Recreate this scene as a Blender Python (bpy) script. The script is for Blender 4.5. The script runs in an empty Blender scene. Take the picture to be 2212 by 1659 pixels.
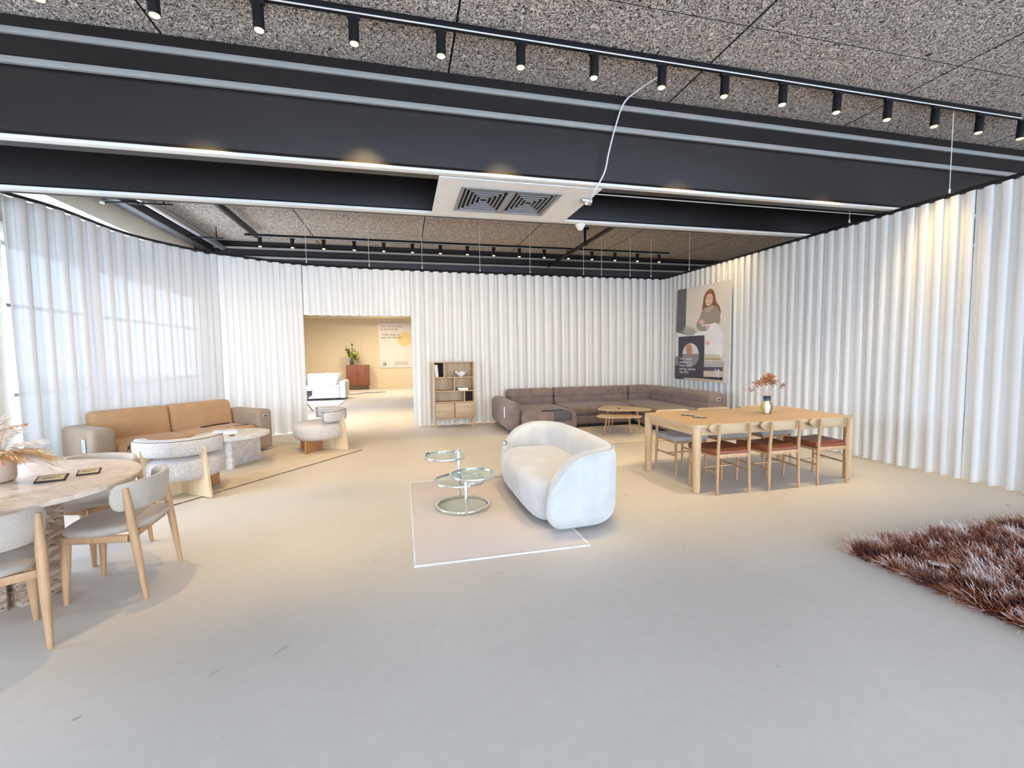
import bpy, bmesh, math, random
from mathutils import Vector, Matrix, Quaternion
PI = math.pi
C = bpy.context.scene.collection
random.seed(7)

# ---------------------------------------------------------------- camera
sc = bpy.context.scene
cam = bpy.data.cameras.new('camera'); cam.sensor_fit = 'HORIZONTAL'; cam.sensor_width = 36.0
cam.lens = 965.0 / 2212.0 * 36.0
cam.clip_start = 0.05; cam.clip_end = 200
cob = bpy.data.objects.new('camera', cam); C.objects.link(cob)
RR = Vector((0.9713652, -0.2372093, -0.0134686)).normalized()
FF = Vector((0.2358000, 0.9694392, -0.0677198)).normalized()
UU = RR.cross(FF).normalized()
m = Matrix.Identity(4)
for i in range(3):
    m[i][0] = RR[i]; m[i][1] = UU[i]; m[i][2] = -FF[i]
m.translation = Vector((0, 0, 1.52))
cob.matrix_world = m
sc.camera = cob

# ---------------------------------------------------------------- world, daylight, exposure
W_SKY = 6.8
world = bpy.data.worlds.new('sky'); sc.world = world; world.use_nodes = True
bg = world.node_tree.nodes['Background']
bg.inputs[0].default_value = (0.67, 0.80, 1.0, 1); bg.inputs[1].default_value = W_SKY
sc.view_settings.view_transform = 'Standard'
sc.view_settings.look = 'None'
sc.view_settings.gamma = 1.0
sc.view_settings.use_curve_mapping = False
sc.view_settings.exposure = 1.12
sc.cycles.use_denoising = True
sc.cycles.max_bounces = 9
sc.cycles.diffuse_bounces = 6
sc.cycles.transparent_max_bounces = 16
sc.cycles.caustics_reflective = False
sc.cycles.caustics_refractive = False
sc.cycles.sample_clamp_indirect = 8.0

def portal(x, y, z, sx, sz, ry):
    l = bpy.data.lights.new('window_daylight', 'AREA'); l.shape = 'RECTANGLE'
    l.size = sx; l.size_y = sz
    l.cycles.is_portal = True
    o = bpy.data.objects.new('window_daylight', l); C.objects.link(o)
    o.location = (x, y, z); o.rotation_euler = (0, ry, 0)
    return o
WIN = [(2.3, 5.1), (5.4, 10.15), (10.25, 14.9)]   # y extents of the glazed bays
for (a, b) in WIN:
    portal(-5.45, (a+b)/2, 1.7, 3.1, b-a, -PI/2)
WINF = [(-5.0, -2.2), (-1.9, .9), (1.2, 4.0), (4.3, 7.0), (7.3, 9.9), (10.2, 12.6)]      # bays in the wall behind the camera
for (a, b) in WINF:
    o = portal((a+b)/2, -4.9, 1.7, b-a, 3.1, 0); o.rotation_euler = (-PI/2, 0, PI)
SPOT_W = 94.0
WARM = (1.0, 0.72, 0.35)

# ---------------------------------------------------------------- materials
MATS = {}
def _new(name):
    mt = bpy.data.materials.new(name); mt.use_nodes = True
    nt = mt.node_tree; b = nt.nodes['Principled BSDF']
    MATS[name] = mt
    return mt, nt, b
def N(nt, t, **kw):
    n = nt.nodes.new(t)
    for k, v in kw.items(): setattr(n, k, v)
    return n
def coords(nt, scale=(1,1,1), kind='Object'):
    tc = N(nt, 'ShaderNodeTexCoord'); mp = N(nt, 'ShaderNodeMapping')
    mp.inputs['Scale'].default_value = scale
    nt.links.new(tc.outputs[kind], mp.inputs[0]); return mp.outputs[0]
def ramp(nt, src, stops):
    r = N(nt, 'ShaderNodeValToRGB'); e = r.color_ramp.elements
    while len(e) > len(stops): e.remove(e[-1])
    while len(e) < len(stops): e.new(0.5)
    for i, (p, c) in enumerate(stops):
        e[i].position = p; e[i].color = (*c, 1)
    nt.links.new(src, r.inputs[0]); return r.outputs[0]
def noise(nt, vec, scale, detail=4, dist=0.0, rough=.55):
    n = N(nt, 'ShaderNodeTexNoise'); n.inputs['Scale'].default_value = scale
    n.inputs['Detail'].default_value = detail; n.inputs['Distortion'].default_value = dist
    n.inputs['Roughness'].default_value = rough
    nt.links.new(vec, n.inputs['Vector']); return n.outputs[0]
def bump(nt, b, src, s, d=.01):
    n = N(nt, 'ShaderNodeBump'); n.inputs['Strength'].default_value = s; n.inputs['Distance'].default_value = d
    nt.links.new(src, n.inputs['Height']); nt.links.new(n.outputs[0], b.inputs['Normal'])
def srgb(r, g, b):
    f = lambda c: (c/255/12.92) if c/255 <= .04045 else ((c/255+.055)/1.055)**2.4
    return (f(r), f(g), f(b))
def plain(name, c, rough=.6, metal=0.0, spec=.5):
    mt, nt, b = _new(name)
    v = noise(nt, coords(nt), 6, 3)
    d = tuple(x*.93 for x in c)
    nt.links.new(ramp(nt, v, [(.35, d), (.65, c)]), b.inputs['Base Color'])
    b.inputs['Roughness'].default_value = rough; b.inputs['Metallic'].default_value = metal
    b.inputs['Specular IOR Level'].default_value = spec
    return mt
def fabric(name, c, c2=None, scale=260, rough=.95, bstr=.35, patch=.12, sheen=.2):
    mt, nt, b = _new(name)
    c2 = c2 or tuple(x*.72 for x in c)
    co = coords(nt)
    v = noise(nt, co, scale, 2)
    v2 = noise(nt, co, 5, 3)
    col = ramp(nt, v, [(.38, c2), (.58, c)])
    mx = N(nt, 'ShaderNodeMix', data_type='RGBA', blend_type='MULTIPLY'); mx.inputs[0].default_value = 1
    nt.links.new(col, mx.inputs[6])
    nt.links.new(ramp(nt, v2, [(.35, (1-patch,)*3), (.65, (1, 1, 1))]), mx.inputs[7])
    nt.links.new(mx.outputs[2], b.inputs['Base Color'])
    b.inputs['Roughness'].default_value = rough
    b.inputs['Specular IOR Level'].default_value = .15
    b.inputs['Sheen Weight'].default_value = sheen; b.inputs['Sheen Roughness'].default_value = .5
    bump(nt, b, v, bstr, .002)
    return mt
def wood(name, c, c2, axis=0, rough=.45, scale=1.0):
    mt, nt, b = _new(name)
    s = [22*scale]*3; s[axis] = 1.6*scale
    v = noise(nt, coords(nt, tuple(s)), 1.0, 6, .8)
    s2 = [140*scale]*3; s2[axis] = 5*scale
    v2 = noise(nt, coords(nt, tuple(s2)), 1.0, 3)
    ad = N(nt, 'ShaderNodeMath', operation='MULTIPLY_ADD'); ad.inputs[1].default_value = .35
    nt.links.new(v2, ad.inputs[0]); nt.links.new(v, ad.inputs[2])
    nt.links.new(ramp(nt, ad.outputs[0], [(.45, c2), (.85, c)]), b.inputs['Base Color'])
    b.inputs['Roughness'].default_value = rough; b.inputs['Specular IOR Level'].default_value = .35
    bump(nt, b, v2, .08, .002)
    return mt
def glow(name, c, s):
    mt, nt, b = _new(name)
    b.inputs['Base Color'].default_value = (*c, 1)
    b.inputs['Emission Color'].default_value = (*c, 1); b.inputs['Emission Strength'].default_value = s
    return mt

M = {}
M['oak'] = wood('oak', srgb(198,172,136), srgb(178,148,110), 0)
M['oak_v'] = wood('oak_upright', srgb(212,182,142), srgb(188,154,112), 2)
M['oak_pale'] = wood('pale_oak', srgb(198,160,120), srgb(174,134,94), 2)
M['oak_y'] = wood('oak_across', srgb(212,182,142), srgb(188,154,112), 1)
M['ply'] = wood('birch_plywood', srgb(226,205,170), srgb(206,182,142), 2)
M['ply_dark'] = wood('oiled_plywood', srgb(190,140,92), srgb(165,118,72), 2)
M['walnut'] = wood('walnut', srgb(142,88,62), srgb(112,66,46), 2)
M['tan'] = fabric('tan_wool', srgb(204,164,122), srgb(186,146,104), 300, bstr=.15)
M['taupe'] = fabric('taupe_wool', srgb(180,158,134), srgb(160,138,115), 300, bstr=.15)
M['mole'] = fabric('mole_grey_velour', srgb(150,130,120), srgb(130,112,104), 200, bstr=.15, patch=.2)
M['cream'] = fabric('cream_velvet', srgb(204,202,197), srgb(193,191,186), 240, bstr=.08, patch=.12, sheen=.5)
M['greige'] = fabric('greige_weave', srgb(196,184,168), srgb(172,160,146), 380, bstr=.2)
M['boucle'] = fabric('speckled_boucle', srgb(216,210,204), srgb(172,166,160), 140, bstr=.4, patch=.05)
M['woven'] = fabric('grey_paper_cord', srgb(188,184,178), srgb(150,146,142), 160, bstr=.4)
M['leather'] = plain('red_brown_leather', srgb(130,70,42), .38)
M['white_fab'] = fabric('white_fabric', srgb(228,228,226), srgb(210,210,208), 200, bstr=.1)
M['piping'] = plain('dark_piping', srgb(92,84,80), .8)
M['blackm'] = plain('black_metal', srgb(24,24,27), .45, 0.3)
M['blackp'] = plain('black_plastic', srgb(30,30,34), .4)
M['paint_dark'] = None
M['whitep'] = plain('white_paint', srgb(232,231,227), .55)
M['card'] = plain('white_card', srgb(238,238,236), .7)
M['cardtan'] = plain('tan_card', srgb(196,170,130), .7)
M['cardblue'] = plain('pale_blue_card', srgb(214,224,228), .6)
M['inkgrey'] = plain('grey_ink', srgb(96,96,98), .7)
M['ink'] = plain('black_ink', srgb(34,34,36), .7)
M['beige'] = plain('beige_paint', srgb(216,198,164), .8)
M['creamp'] = plain('cream_paint', srgb(226,219,203), .75)
M['terra'] = plain('clay_pot', srgb(196,170,150), .8)
M['greyplast'] = plain('grey_shell', srgb(120,120,122), .5)
M['alu'] = plain('brushed_aluminium', srgb(190,192,196), .35, .9)
M['chrome'] = plain('chrome', (.86,.87,.88), .06, 1.0)
M['wire'] = plain('white_wire', srgb(225,224,220), .5)
M['grille'] = plain('grey_grille', srgb(150,150,150), .5, .3)
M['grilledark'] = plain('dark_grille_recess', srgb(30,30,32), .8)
M['strip'] = plain('bevel_highlight_strip', srgb(150,147,143), .5)  # grey stands in for light caught on the girder bevels
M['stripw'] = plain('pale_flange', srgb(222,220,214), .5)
M['lens'] = glow('lamp_lens', (1.0, .80, .24), 1.7)
M['led'] = glow('small_led', (1, 1, 1), 3.0)

def m_glass(name, tint, refl=.08):
    mt, nt, b = _new(name)
    out = nt.nodes['Material Output']
    tr = N(nt, 'ShaderNodeBsdfTransparent'); tr.inputs[0].default_value = (*tint, 1)
    gl = N(nt, 'ShaderNodeBsdfGlossy'); gl.inputs['Roughness'].default_value = .02
    fr = N(nt, 'ShaderNodeFresnel'); fr.inputs[0].default_value = 1.45
    mx = N(nt, 'ShaderNodeMixShader')
    geo = N(nt, 'ShaderNodeNewGeometry'); inv = N(nt, 'ShaderNodeMath', operation='SUBTRACT'); inv.inputs[0].default_value = 1.0
    nt.links.new(geo.outputs['Backfacing'], inv.inputs[1])
    ff = N(nt, 'ShaderNodeMath', operation='MULTIPLY'); nt.links.new(fr.outputs[0], ff.inputs[0]); nt.links.new(inv.outputs[0], ff.inputs[1])
    nt.links.new(ff.outputs[0], mx.inputs[0]); nt.links.new(tr.outputs[0], mx.inputs[1]); nt.links.new(gl.outputs[0], mx.inputs[2])
    nt.links.new(mx.outputs[0], out.inputs[0])
    return mt
M['glass'] = m_glass('window_glass', (.96, .98, 1.0))
M['tglass'] = m_glass('table_glass', (.86, .94, .92))

def m_curtain(name, c, trans, sheer):
    mt, nt, b = _new(name)
    out = nt.nodes['Material Output']
    co = coords(nt, (60, 60, 900), 'Object')
    v = noise(nt, co, 1.0, 2)
    col = ramp(nt, v, [(.3, tuple(x*.94 for x in c)), (.7, c)])
    d = N(nt, 'ShaderNodeBsdfDiffuse'); t = N(nt, 'ShaderNodeBsdfTranslucent'); tp = N(nt, 'ShaderNodeBsdfTransparent')
    nt.links.new(col, d.inputs[0]); nt.links.new(col, t.inputs[0])
    m1 = N(nt, 'ShaderNodeMixShader'); m1.inputs[0].default_value = trans
    nt.links.new(d.outputs[0], m1.inputs[1]); nt.links.new(t.outputs[0], m1.inputs[2])
    m2 = N(nt, 'ShaderNodeMixShader'); m2.inputs[0].default_value = sheer
    nt.links.new(m1.outputs[0], m2.inputs[1]); nt.links.new(tp.outputs[0], m2.inputs[2])
    nt.links.new(m2.outputs[0], out.inputs[0])
    return mt
M['curtain'] = m_curtain('curtain_cloth', srgb(240,238,233), .11, .0)
M['sheer'] = m_curtain('sheer_cloth', srgb(226,224,220), .06, .018)

def m_floor():
    mt, nt, b = _new('concrete_floor')
    co = coords(nt)
    v = noise(nt, co, .55, 5, .4); v2 = noise(nt, co, 14, 6)
    c1 = ramp(nt, v, [(.3, srgb(205,198,188)), (.7, srgb(217,210,200))])
    mx = N(nt, 'ShaderNodeMix', data_type='RGBA', blend_type='MULTIPLY'); mx.inputs[0].default_value = 1
    nt.links.new(c1, mx.inputs[6]); nt.links.new(ramp(nt, v2, [(.3, (.95,.95,.95)), (.7, (1,1,1))]), mx.inputs[7])
    # tiny specks
    v3 = noise(nt, co, 9, 1)
    sp = ramp(nt, v3, [(.795, (0,0,0)), (.81, (1,1,1))])
    cur = mx.outputs[2]
    def blotch(cur, mask, colr, f):
        mm = N(nt, 'ShaderNodeMath', operation='MULTIPLY'); mm.inputs[1].default_value = f
        nt.links.new(mask, mm.inputs[0])
        q = N(nt, 'ShaderNodeMix', data_type='RGBA'); nt.links.new(mm.outputs[0], q.inputs[0])
        nt.links.new(cur, q.inputs[6]); q.inputs[7].default_value = (*colr, 1)
        return q.outputs[2]
    cur = blotch(cur, sp, srgb(110,98,86), .5)
    # scuff marks on the coating
    tc = N(nt, 'ShaderNodeTexCoord')
    for (x, y, rot, lx, ly, f) in [(-.93,2.35,.9,.035,.010,.45), (-.66,2.45,.9,.045,.014,.5), (-1.52,3.65,-.5,.075,.008,.6),
                                   (-1.44,3.28,.8,.05,.006,.4), (.62,2.95,.2,.04,.012,.3), (2.1,3.0,.6,.02,.01,.4)]:
        mp = N(nt, 'ShaderNodeMapping', vector_type='TEXTURE')
        mp.inputs['Location'].default_value = (x, y, 0); mp.inputs['Rotation'].default_value = (0, 0, rot)
        mp.inputs['Scale'].default_value = (lx, ly, 1)
        nt.links.new(tc.outputs['Object'], mp.inputs[0])
        sx = N(nt, 'ShaderNodeVectorMath', operation='LENGTH'); nt.links.new(mp.outputs[0], sx.inputs[0])
        r = N(nt, 'ShaderNodeMapRange'); r.inputs[1].default_value = .6; r.inputs[2].default_value = 1.3
        r.inputs[3].default_value = 1; r.inputs[4].default_value = 0
        nt.links.new(sx.outputs['Value'], r.inputs[0])
        cur = blotch(cur, r.outputs[0], srgb(138,122,106), f*.6)
    nt.links.new(cur, b.inputs['Base Color'])
    rr = ramp(nt, v, [(.3, (.42,)*3), (.7, (.52,)*3)]); nt.links.new(rr, b.inputs['Roughness'])
    b.inputs['Specular IOR Level'].default_value = .35
    return mt
M['floor'] = m_floor()

def m_ceiling():
    mt, nt, b = _new('wood_wool_board')
    tc = N(nt, 'ShaderNodeTexCoord')
    co = coords(nt, (1, 1.0, 1))
    w = N(nt, 'ShaderNodeTexNoise'); w.inputs['Scale'].default_value = 9; w.inputs['Detail'].default_value = 2
    nt.links.new(co, w.inputs['Vector'])
    mxv = N(nt, 'ShaderNodeVectorMath', operation='MULTIPLY_ADD'); mxv.inputs[1].default_value = (.12,.12,.12)
    nt.links.new(w.outputs[1], mxv.inputs[0]); nt.links.new(co, mxv.inputs[2])
    sc1 = N(nt, 'ShaderNodeMapping'); sc1.inputs['Scale'].default_value = (52, 140, 1); sc1.inputs['Rotation'].default_value = (0,0,.35)
    sc2 = N(nt, 'ShaderNodeMapping'); sc2.inputs['Scale'].default_value = (140, 52, 1); sc2.inputs['Rotation'].default_value = (0,0,.5)
    for s_ in (sc1, sc2): nt.links.new(mxv.outputs[0], s_.inputs[0])
    a = noise(nt, sc1.outputs[0], 1, 3, .6); c = noise(nt, sc2.outputs[0], 1, 3, .6)
    mx = N(nt, 'ShaderNodeMath', operation='MAXIMUM'); nt.links.new(a, mx.inputs[0]); nt.links.new(c, mx.inputs[1])
    col = ramp(nt, mx.outputs[0], [(.47, (.030,.024,.020)), (.55, (.36,.305,.26)), (.64, (.88,.80,.72))])
    # board joints every 2.4 m along x and 1.2 m along y
    sep = N(nt, 'ShaderNodeSeparateXYZ'); nt.links.new(tc.outputs['Object'], sep.inputs[0])
    def joint(o, off, per, wd):
        s = N(nt, 'ShaderNodeMath', operation='SUBTRACT'); s.inputs[1].default_value = off; nt.links.new(o, s.inputs[0])
        f = N(nt, 'ShaderNodeMath', operation='FLOORED_MODULO'); f.inputs[1].default_value = per; nt.links.new(s.outputs[0], f.inputs[0])
        l = N(nt, 'ShaderNodeMath', operation='LESS_THAN'); l.inputs[1].default_value = wd; nt.links.new(f.outputs[0], l.inputs[0])
        return l.outputs[0]
    j = joint(sep.outputs[0], .50, 2.4, .018); j2 = joint(sep.outputs[1], .95, 1.2, .008)
    jm = N(nt, 'ShaderNodeMath', operation='MAXIMUM'); nt.links.new(j, jm.inputs[0]); nt.links.new(j2, jm.inputs[1])
    q = N(nt, 'ShaderNodeMix', data_type='RGBA'); nt.links.new(jm.outputs[0], q.inputs[0]); nt.links.new(col, q.inputs[6])
    q.inputs[7].default_value = (.012,.010,.010,1)
    nt.links.new(q.outputs[2], b.inputs['Base Color'])
    b.inputs['Roughness'].default_value = .95; b.inputs['Specular IOR Level'].default_value = .1
    bump(nt, b, mx.outputs[0], .8, .01)
    return mt
M['ceiling'] = m_ceiling()

def m_beam():
    mt, nt, b = _new('dark_painted_concrete')
    v = noise(nt, coords(nt, (.6, 3, 3)), 1.2, 6)
    nt.links.new(ramp(nt, v, [(.3, srgb(22,17,16)), (.7, srgb(31,26,24))]), b.inputs['Base Color'])
    b.inputs['Roughness'].default_value = .42; b.inputs['Specular IOR Level'].default_value = .5
    return mt
M['beam'] = m_beam()

def m_stone(name, base, dark, light, sc_=14, thr=.62):
    mt, nt, b = _new(name)
    co = coords(nt, (1, 1, 2.2))
    v = noise(nt, co, sc_, 8, 1.2); v2 = noise(nt, co, sc_*2.3, 5, .5)
    c1 = ramp(nt, v, [(.3, dark), (.5, base), (.68, light)])
    pit = ramp(nt, v2, [(thr, (1,1,1)), (thr+.05, (.45,.40,.36))])
    mx = N(nt, 'ShaderNodeMix', data_type='RGBA', blend_type='MULTIPLY'); mx.inputs[0].default_value = 1
    nt.links.new(c1, mx.inputs[6]); nt.links.new(pit, mx.inputs[7]); nt.links.new(mx.outputs[2], b.inputs['Base Color'])
    b.inputs['Roughness'].default_value = .35
    bump(nt, b, v2, .1, .002)
    return mt
M['traver'] = m_stone('pink_travertine', srgb(214,194,174), srgb(194,170,150), srgb(230,214,198), 9, .70)
M['traver_side'] = m_stone('rough_travertine', srgb(168,142,120), srgb(124,100,84), srgb(204,184,164), 11, .58)
M['lime'] = m_stone('pale_limestone', srgb(214,208,200), srgb(196,188,180), srgb(228,224,218), 8, .70)

def m_rug(name, c1, c2, per, zig, amp):
    mt, nt, b = _new(name)
    tc = N(nt, 'ShaderNodeTexCoord'); sep = N(nt, 'ShaderNodeSeparateXYZ'); nt.links.new(tc.outputs['Object'], sep.inputs[0])
    pp = N(nt, 'ShaderNodeMath', operation='PINGPONG'); pp.inputs[1].default_value = zig; nt.links.new(sep.outputs[0], pp.inputs[0])
    ad = N(nt, 'ShaderNodeMath', operation='ADD'); nt.links.new(pp.outputs[0], ad.inputs[0]); nt.links.new(sep.outputs[1], ad.inputs[1])
    md = N(nt, 'ShaderNodeMath', operation='PINGPONG'); md.inputs[1].default_value = per; nt.links.new(ad.outputs[0], md.inputs[0])
    dv = N(nt, 'ShaderNodeMath', operation='DIVIDE'); dv.inputs[1].default_value = per; nt.links.new(md.outputs[0], dv.inputs[0])
    v = noise(nt, tc.outputs['Object'], 220, 2)
    nz = N(nt, 'ShaderNodeMath', operation='MULTIPLY_ADD'); nz.inputs[1].default_value = .35; nt.links.new(v, nz.inputs[0]); nt.links.new(dv.outputs[0], nz.inputs[2])
    nt.links.new(ramp(nt, nz.outputs[0], [(.35, c1), (.75, c2)]), b.inputs['Base Color'])
    b.inputs['Roughness'].default_value = 1; b.inputs['Specular IOR Level'].default_value = .05
    bump(nt, b, nz.outputs[0], .4, amp)
    return mt
M['herring'] = m_rug('herringbone_weave', srgb(178,162,154), srgb(220,212,206), .010, .02, .003)
M['wool_rug'] = fabric('beige_wool_rug', srgb(222,206,178), srgb(200,182,154), 90, bstr=.6)
M['pale_rug'] = fabric('pale_wool_rug', srgb(222,212,192), srgb(204,194,174), 90, bstr=.6)
M['white_rug'] = fabric('white_wool_rug', srgb(232,228,220), srgb(216,212,204), 90, bstr=.6)

def m_shag():
    mt, nt, b = _new('shag_pile')
    hi = N(nt, 'ShaderNodeHairInfo'); tc = N(nt, 'ShaderNodeTexCoord')
    v = noise(nt, tc.outputs['Object'], 5.0, 4, .8)
    rnd = N(nt, 'ShaderNodeMath', operation='MULTIPLY_ADD'); rnd.inputs[1].default_value = .16
    nt.links.new(hi.outputs['Random'], rnd.inputs[0]); nt.links.new(v, rnd.inputs[2])
    col = ramp(nt, rnd.outputs[0], [(.48, srgb(74,26,18)), (.57, srgb(148,80,48)), (.63, srgb(182,128,98)), (.70, srgb(228,212,210))])
    nt.links.new(col, b.inputs['Base Color'])
    b.inputs['Roughness'].default_value = .45; b.inputs['Specular IOR Level'].default_value = .5
    return mt
M['shag'] = m_shag()

# ---------------------------------------------------------------- mesh helpers
def link(name, me, mat, parent=None, smooth=False, loc=None, rot=None):
    o = bpy.data.objects.new(name, me); C.objects.link(o)
    for x in (mat if isinstance(mat, (list, tuple)) else [mat]): me.materials.append(x)
    if smooth:
        for p in me.polygons: p.use_smooth = True
        if smooth == 'auto': me.set_sharp_from_angle(angle=math.radians(38))
    if parent: o.parent = parent
    if loc: o.location = loc
    if rot: o.rotation_euler = rot
    return o
def obj(name, bm, mat, parent=None, smooth='auto', loc=None, rot=None):
    bmesh.ops.recalc_face_normals(bm, faces=bm.faces)
    me = bpy.data.meshes.new(name); bm.to_mesh(me); bm.free()
    return link(name, me, mat, parent, smooth, loc, rot)
def tag(o, label, cat, group=None, kind=None):
    if label: o['label'] = label
    if cat: o['category'] = cat
    if group: o['group'] = group
    if kind: o['kind'] = kind
    return o
def thing(name, label, cat, loc=(0,0,0), rotz=0, group=None):
    o = bpy.data.objects.new(name, None); C.objects.link(o)
    o.location = loc; o.rotation_euler = (0, 0, rotz); o.empty_display_size = .1
    return tag(o, label, cat, group)
def struct(o):
    o['kind'] = 'structure'; return o
def dup(root, loc, rotz, label, group=None):
    r = root.copy(); C.objects.link(r); r.location = loc; r.rotation_euler = (0, 0, rotz)
    r['label'] = label
    if group: r['group'] = group
    for ch in list(root.children):
        c = ch.copy(); C.objects.link(c); c.parent = r
        for g in list(ch.children):
            d = g.copy(); C.objects.link(d); d.parent = c
    return r
def box(bm, c, s, bev=0.0, seg=2, mat=None, mi=0):
    r = bmesh.ops.create_cube(bm, size=1.0)
    vs = r['verts']
    T = Matrix.Translation(c) @ (mat or Matrix.Identity(4)) @ Matrix.Diagonal((s[0], s[1], s[2], 1))
    bmesh.ops.transform(bm, matrix=T, verts=vs)
    fs = set(f for v in vs for f in v.link_faces)
    for f in fs: f.material_index = mi
    if bev > 0:
        es = list(set(e for v in vs for e in v.link_edges))
        bmesh.ops.bevel(bm, geom=es, offset=bev, segments=seg, affect='EDGES', profile=.5)
def BM(): return bmesh.new()
def boxobj(name, c, s, mat, parent=None, bev=0.0, seg=2, rot=None):
    bm = BM(); box(bm, c, s, bev, seg, rot); return obj(name, bm, mat, parent)
def tube(bm, pts, rad, seg=10, closed=False, cap=True, flat=1.0):
    pts = [Vector(p) for p in pts]; n = len(pts)
    if not isinstance(rad, (list, tuple)): rad = [rad]*n
    rings = []; up = None
    for i, p in enumerate(pts):
        if closed: t = pts[(i+1) % n]-pts[i-1]
        else: t = pts[min(i+1, n-1)]-pts[max(i-1, 0)]
        t.normalize()
        if up is None:
            up = Vector((0,0,1)) if abs(t.z) < .9 else Vector((0,1,0))
        a = t.cross(up)
        if a.length < 1e-4: a = t.orthogonal()
        a.normalize(); b = a.cross(t).normalized(); up = b
        rings.append([bm.verts.new(p+(a*math.cos(2*PI*k/seg)+b*math.sin(2*PI*k/seg)*flat)*rad[i]) for k in range(seg)])
    m_ = n if closed else n-1
    for i in range(m_):
        A, B_ = rings[i], rings[(i+1) % n]
        for k in range(seg):
            bm.faces.new((A[k], A[(k+1) % seg], B_[(k+1) % seg], B_[k]))
    if cap and not closed:
        bm.faces.new(rings[0][::-1]); bm.faces.new(rings[-1])
def lathe(bm, prof, seg=32, c=(0,0,0)):
    rings = []
    for (r, z) in prof:
        rings.append([bm.verts.new((c[0]+r*math.cos(2*PI*k/seg), c[1]+r*math.sin(2*PI*k/seg), c[2]+z)) for k in range(seg)])
    for A, B_ in zip(rings, rings[1:]):
        for k in range(seg): bm.faces.new((A[k], A[(k+1) % seg], B_[(k+1) % seg], B_[k]))
    bm.faces.new(rings[0][::-1]); bm.faces.new(rings[-1])
def prism(bm, pts, z0, z1, bev=0.0, seg=2, T=None, mi=0):
    a = [bm.verts.new((x, y, z0)) for x, y in pts]; b = [bm.verts.new((x, y, z1)) for x, y in pts]
    fs = [bm.faces.new(a[::-1]), bm.faces.new(b)]
    n = len(pts)
    for i in range(n): fs.append(bm.faces.new((a[i], a[(i+1) % n], b[(i+1) % n], b[i])))
    for f in fs: f.material_index = mi
    if T: bmesh.ops.transform(bm, matrix=T, verts=a+b)
    if bev > 0:
        es = list(set(e for f in fs[:2] for e in f.edges))
        bmesh.ops.bevel(bm, geom=es, offset=bev, segments=seg, affect='EDGES', profile=.5)
def stack(bm, outline, prof):
    """closed solid from an outline scaled/raised through a profile of (inset, z)"""
    n = len(outline); rings = []
    x0, x1 = min(p[0] for p in outline), max(p[0] for p in outline); y0, y1 = min(p[1] for p in outline), max(p[1] for p in outline)
    cx, cy, ax_, ay_ = (x0+x1)/2, (y0+y1)/2, (x1-x0)/2, (y1-y0)/2
    for (ins, z) in prof:
        rings.append([bm.verts.new((cx+(x-cx)*(1-ins/ax_), cy+(y-cy)*(1-ins/ay_), z)) for x, y in outline])
    for A, B_ in zip(rings, rings[1:]):
        for k in range(n): bm.faces.new((A[k], A[(k+1) % n], B_[(k+1) % n], B_[k]))
    bm.faces.new(rings[0][::-1]); bm.faces.new(rings[-1])
def superell(a, b, p, n=48):
    o = []
    for k in range(n):
        t = 2*PI*k/n; c, s = math.cos(t), math.sin(t)
        o.append((a*math.copysign(abs(c)**(2/p), c), b*math.copysign(abs(s)**(2/p), s)))
    return o
def roundprof(h0, h1, r, k=5):
    P = []
    for i in range(k+1):
        t = PI/2*i/k; P.append((r*(1-math.sin(t)), h0+r*(1-math.cos(t))))
    for i in range(k+1):
        t = PI/2*i/k; P.append((r*(1-math.cos(t)), h1-r*(1-math.sin(t))))
    return P
def rbox(bm, c, h, r, inner=(6,6,4), fn=None, T=None):
    """rounded cushion: half sizes h, edge radius r; fn(p) may displace"""
    def axis(hh, k):
        r_ = min(r, hh*.999)
        out = [-hh + r_*(1-math.cos(PI/2*i/3))*.0 + r_*(i/3) for i in range(3)]
        m_ = [-(hh-r_) + 2*(hh-r_)*i/k for i in range(k+1)]
        return out+m_+[-x for x in out[::-1]]
    ax = [axis(h[i], inner[i]) for i in range(3)]
    cache = {}
    def V(p):
        key = (round(p[0],5), round(p[1],5), round(p[2],5))
        if key in cache: return cache[key]
        P = Vector(p); q = Vector([max(-(h[i]-min(r,h[i])), min(h[i]-min(r,h[i]), P[i])) for i in range(3)])
        d = P-q
        if d.length > 1e-6: P = q+d.normalized()*r
        if fn: P = fn(P)
        P = P+Vector(c)
        if T: P = T @ P
        cache[key] = bm.verts.new(P); return cache[key]
    for d in range(3):
        u, v = (d+1) % 3, (d+2) % 3
        for s in (-1, 1):
            for i in range(len(ax[u])-1):
                for j in range(len(ax[v])-1):
                    q = []
                    for (ii, jj) in ((i,j),(i+1,j),(i+1,j+1),(i,j+1)):
                        p = [0,0,0]; p[d] = s*h[d]; p[u] = ax[u][ii]; p[v] = ax[v][jj]; q.append(V(p))
                    if len(set(q)) == 4:
                        try: bm.faces.new(q if s > 0 else q[::-1])
                        except ValueError: pass
def puff(h, a, tuft=None, ta=.012, tw=.018, axis=2):
    def fn(P):
        i = [k for k in range(3) if k != axis]
        f = max(0, 1-(P[i[0]]/h[i[0]])**2)*max(0, 1-(P[i[1]]/h[i[1]])**2)
        P = P.copy(); sgn = 1 if P[axis] > 0 else 0
        P[axis] += a*f*sgn
        if tuft and P[axis] > 0:
            for k, per in tuft:
                d = abs((P[k]/per+.5) % 1-.5)*per
                P[axis] -= ta*math.exp(-(d/tw)**2)
        return P
    return fn
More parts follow.
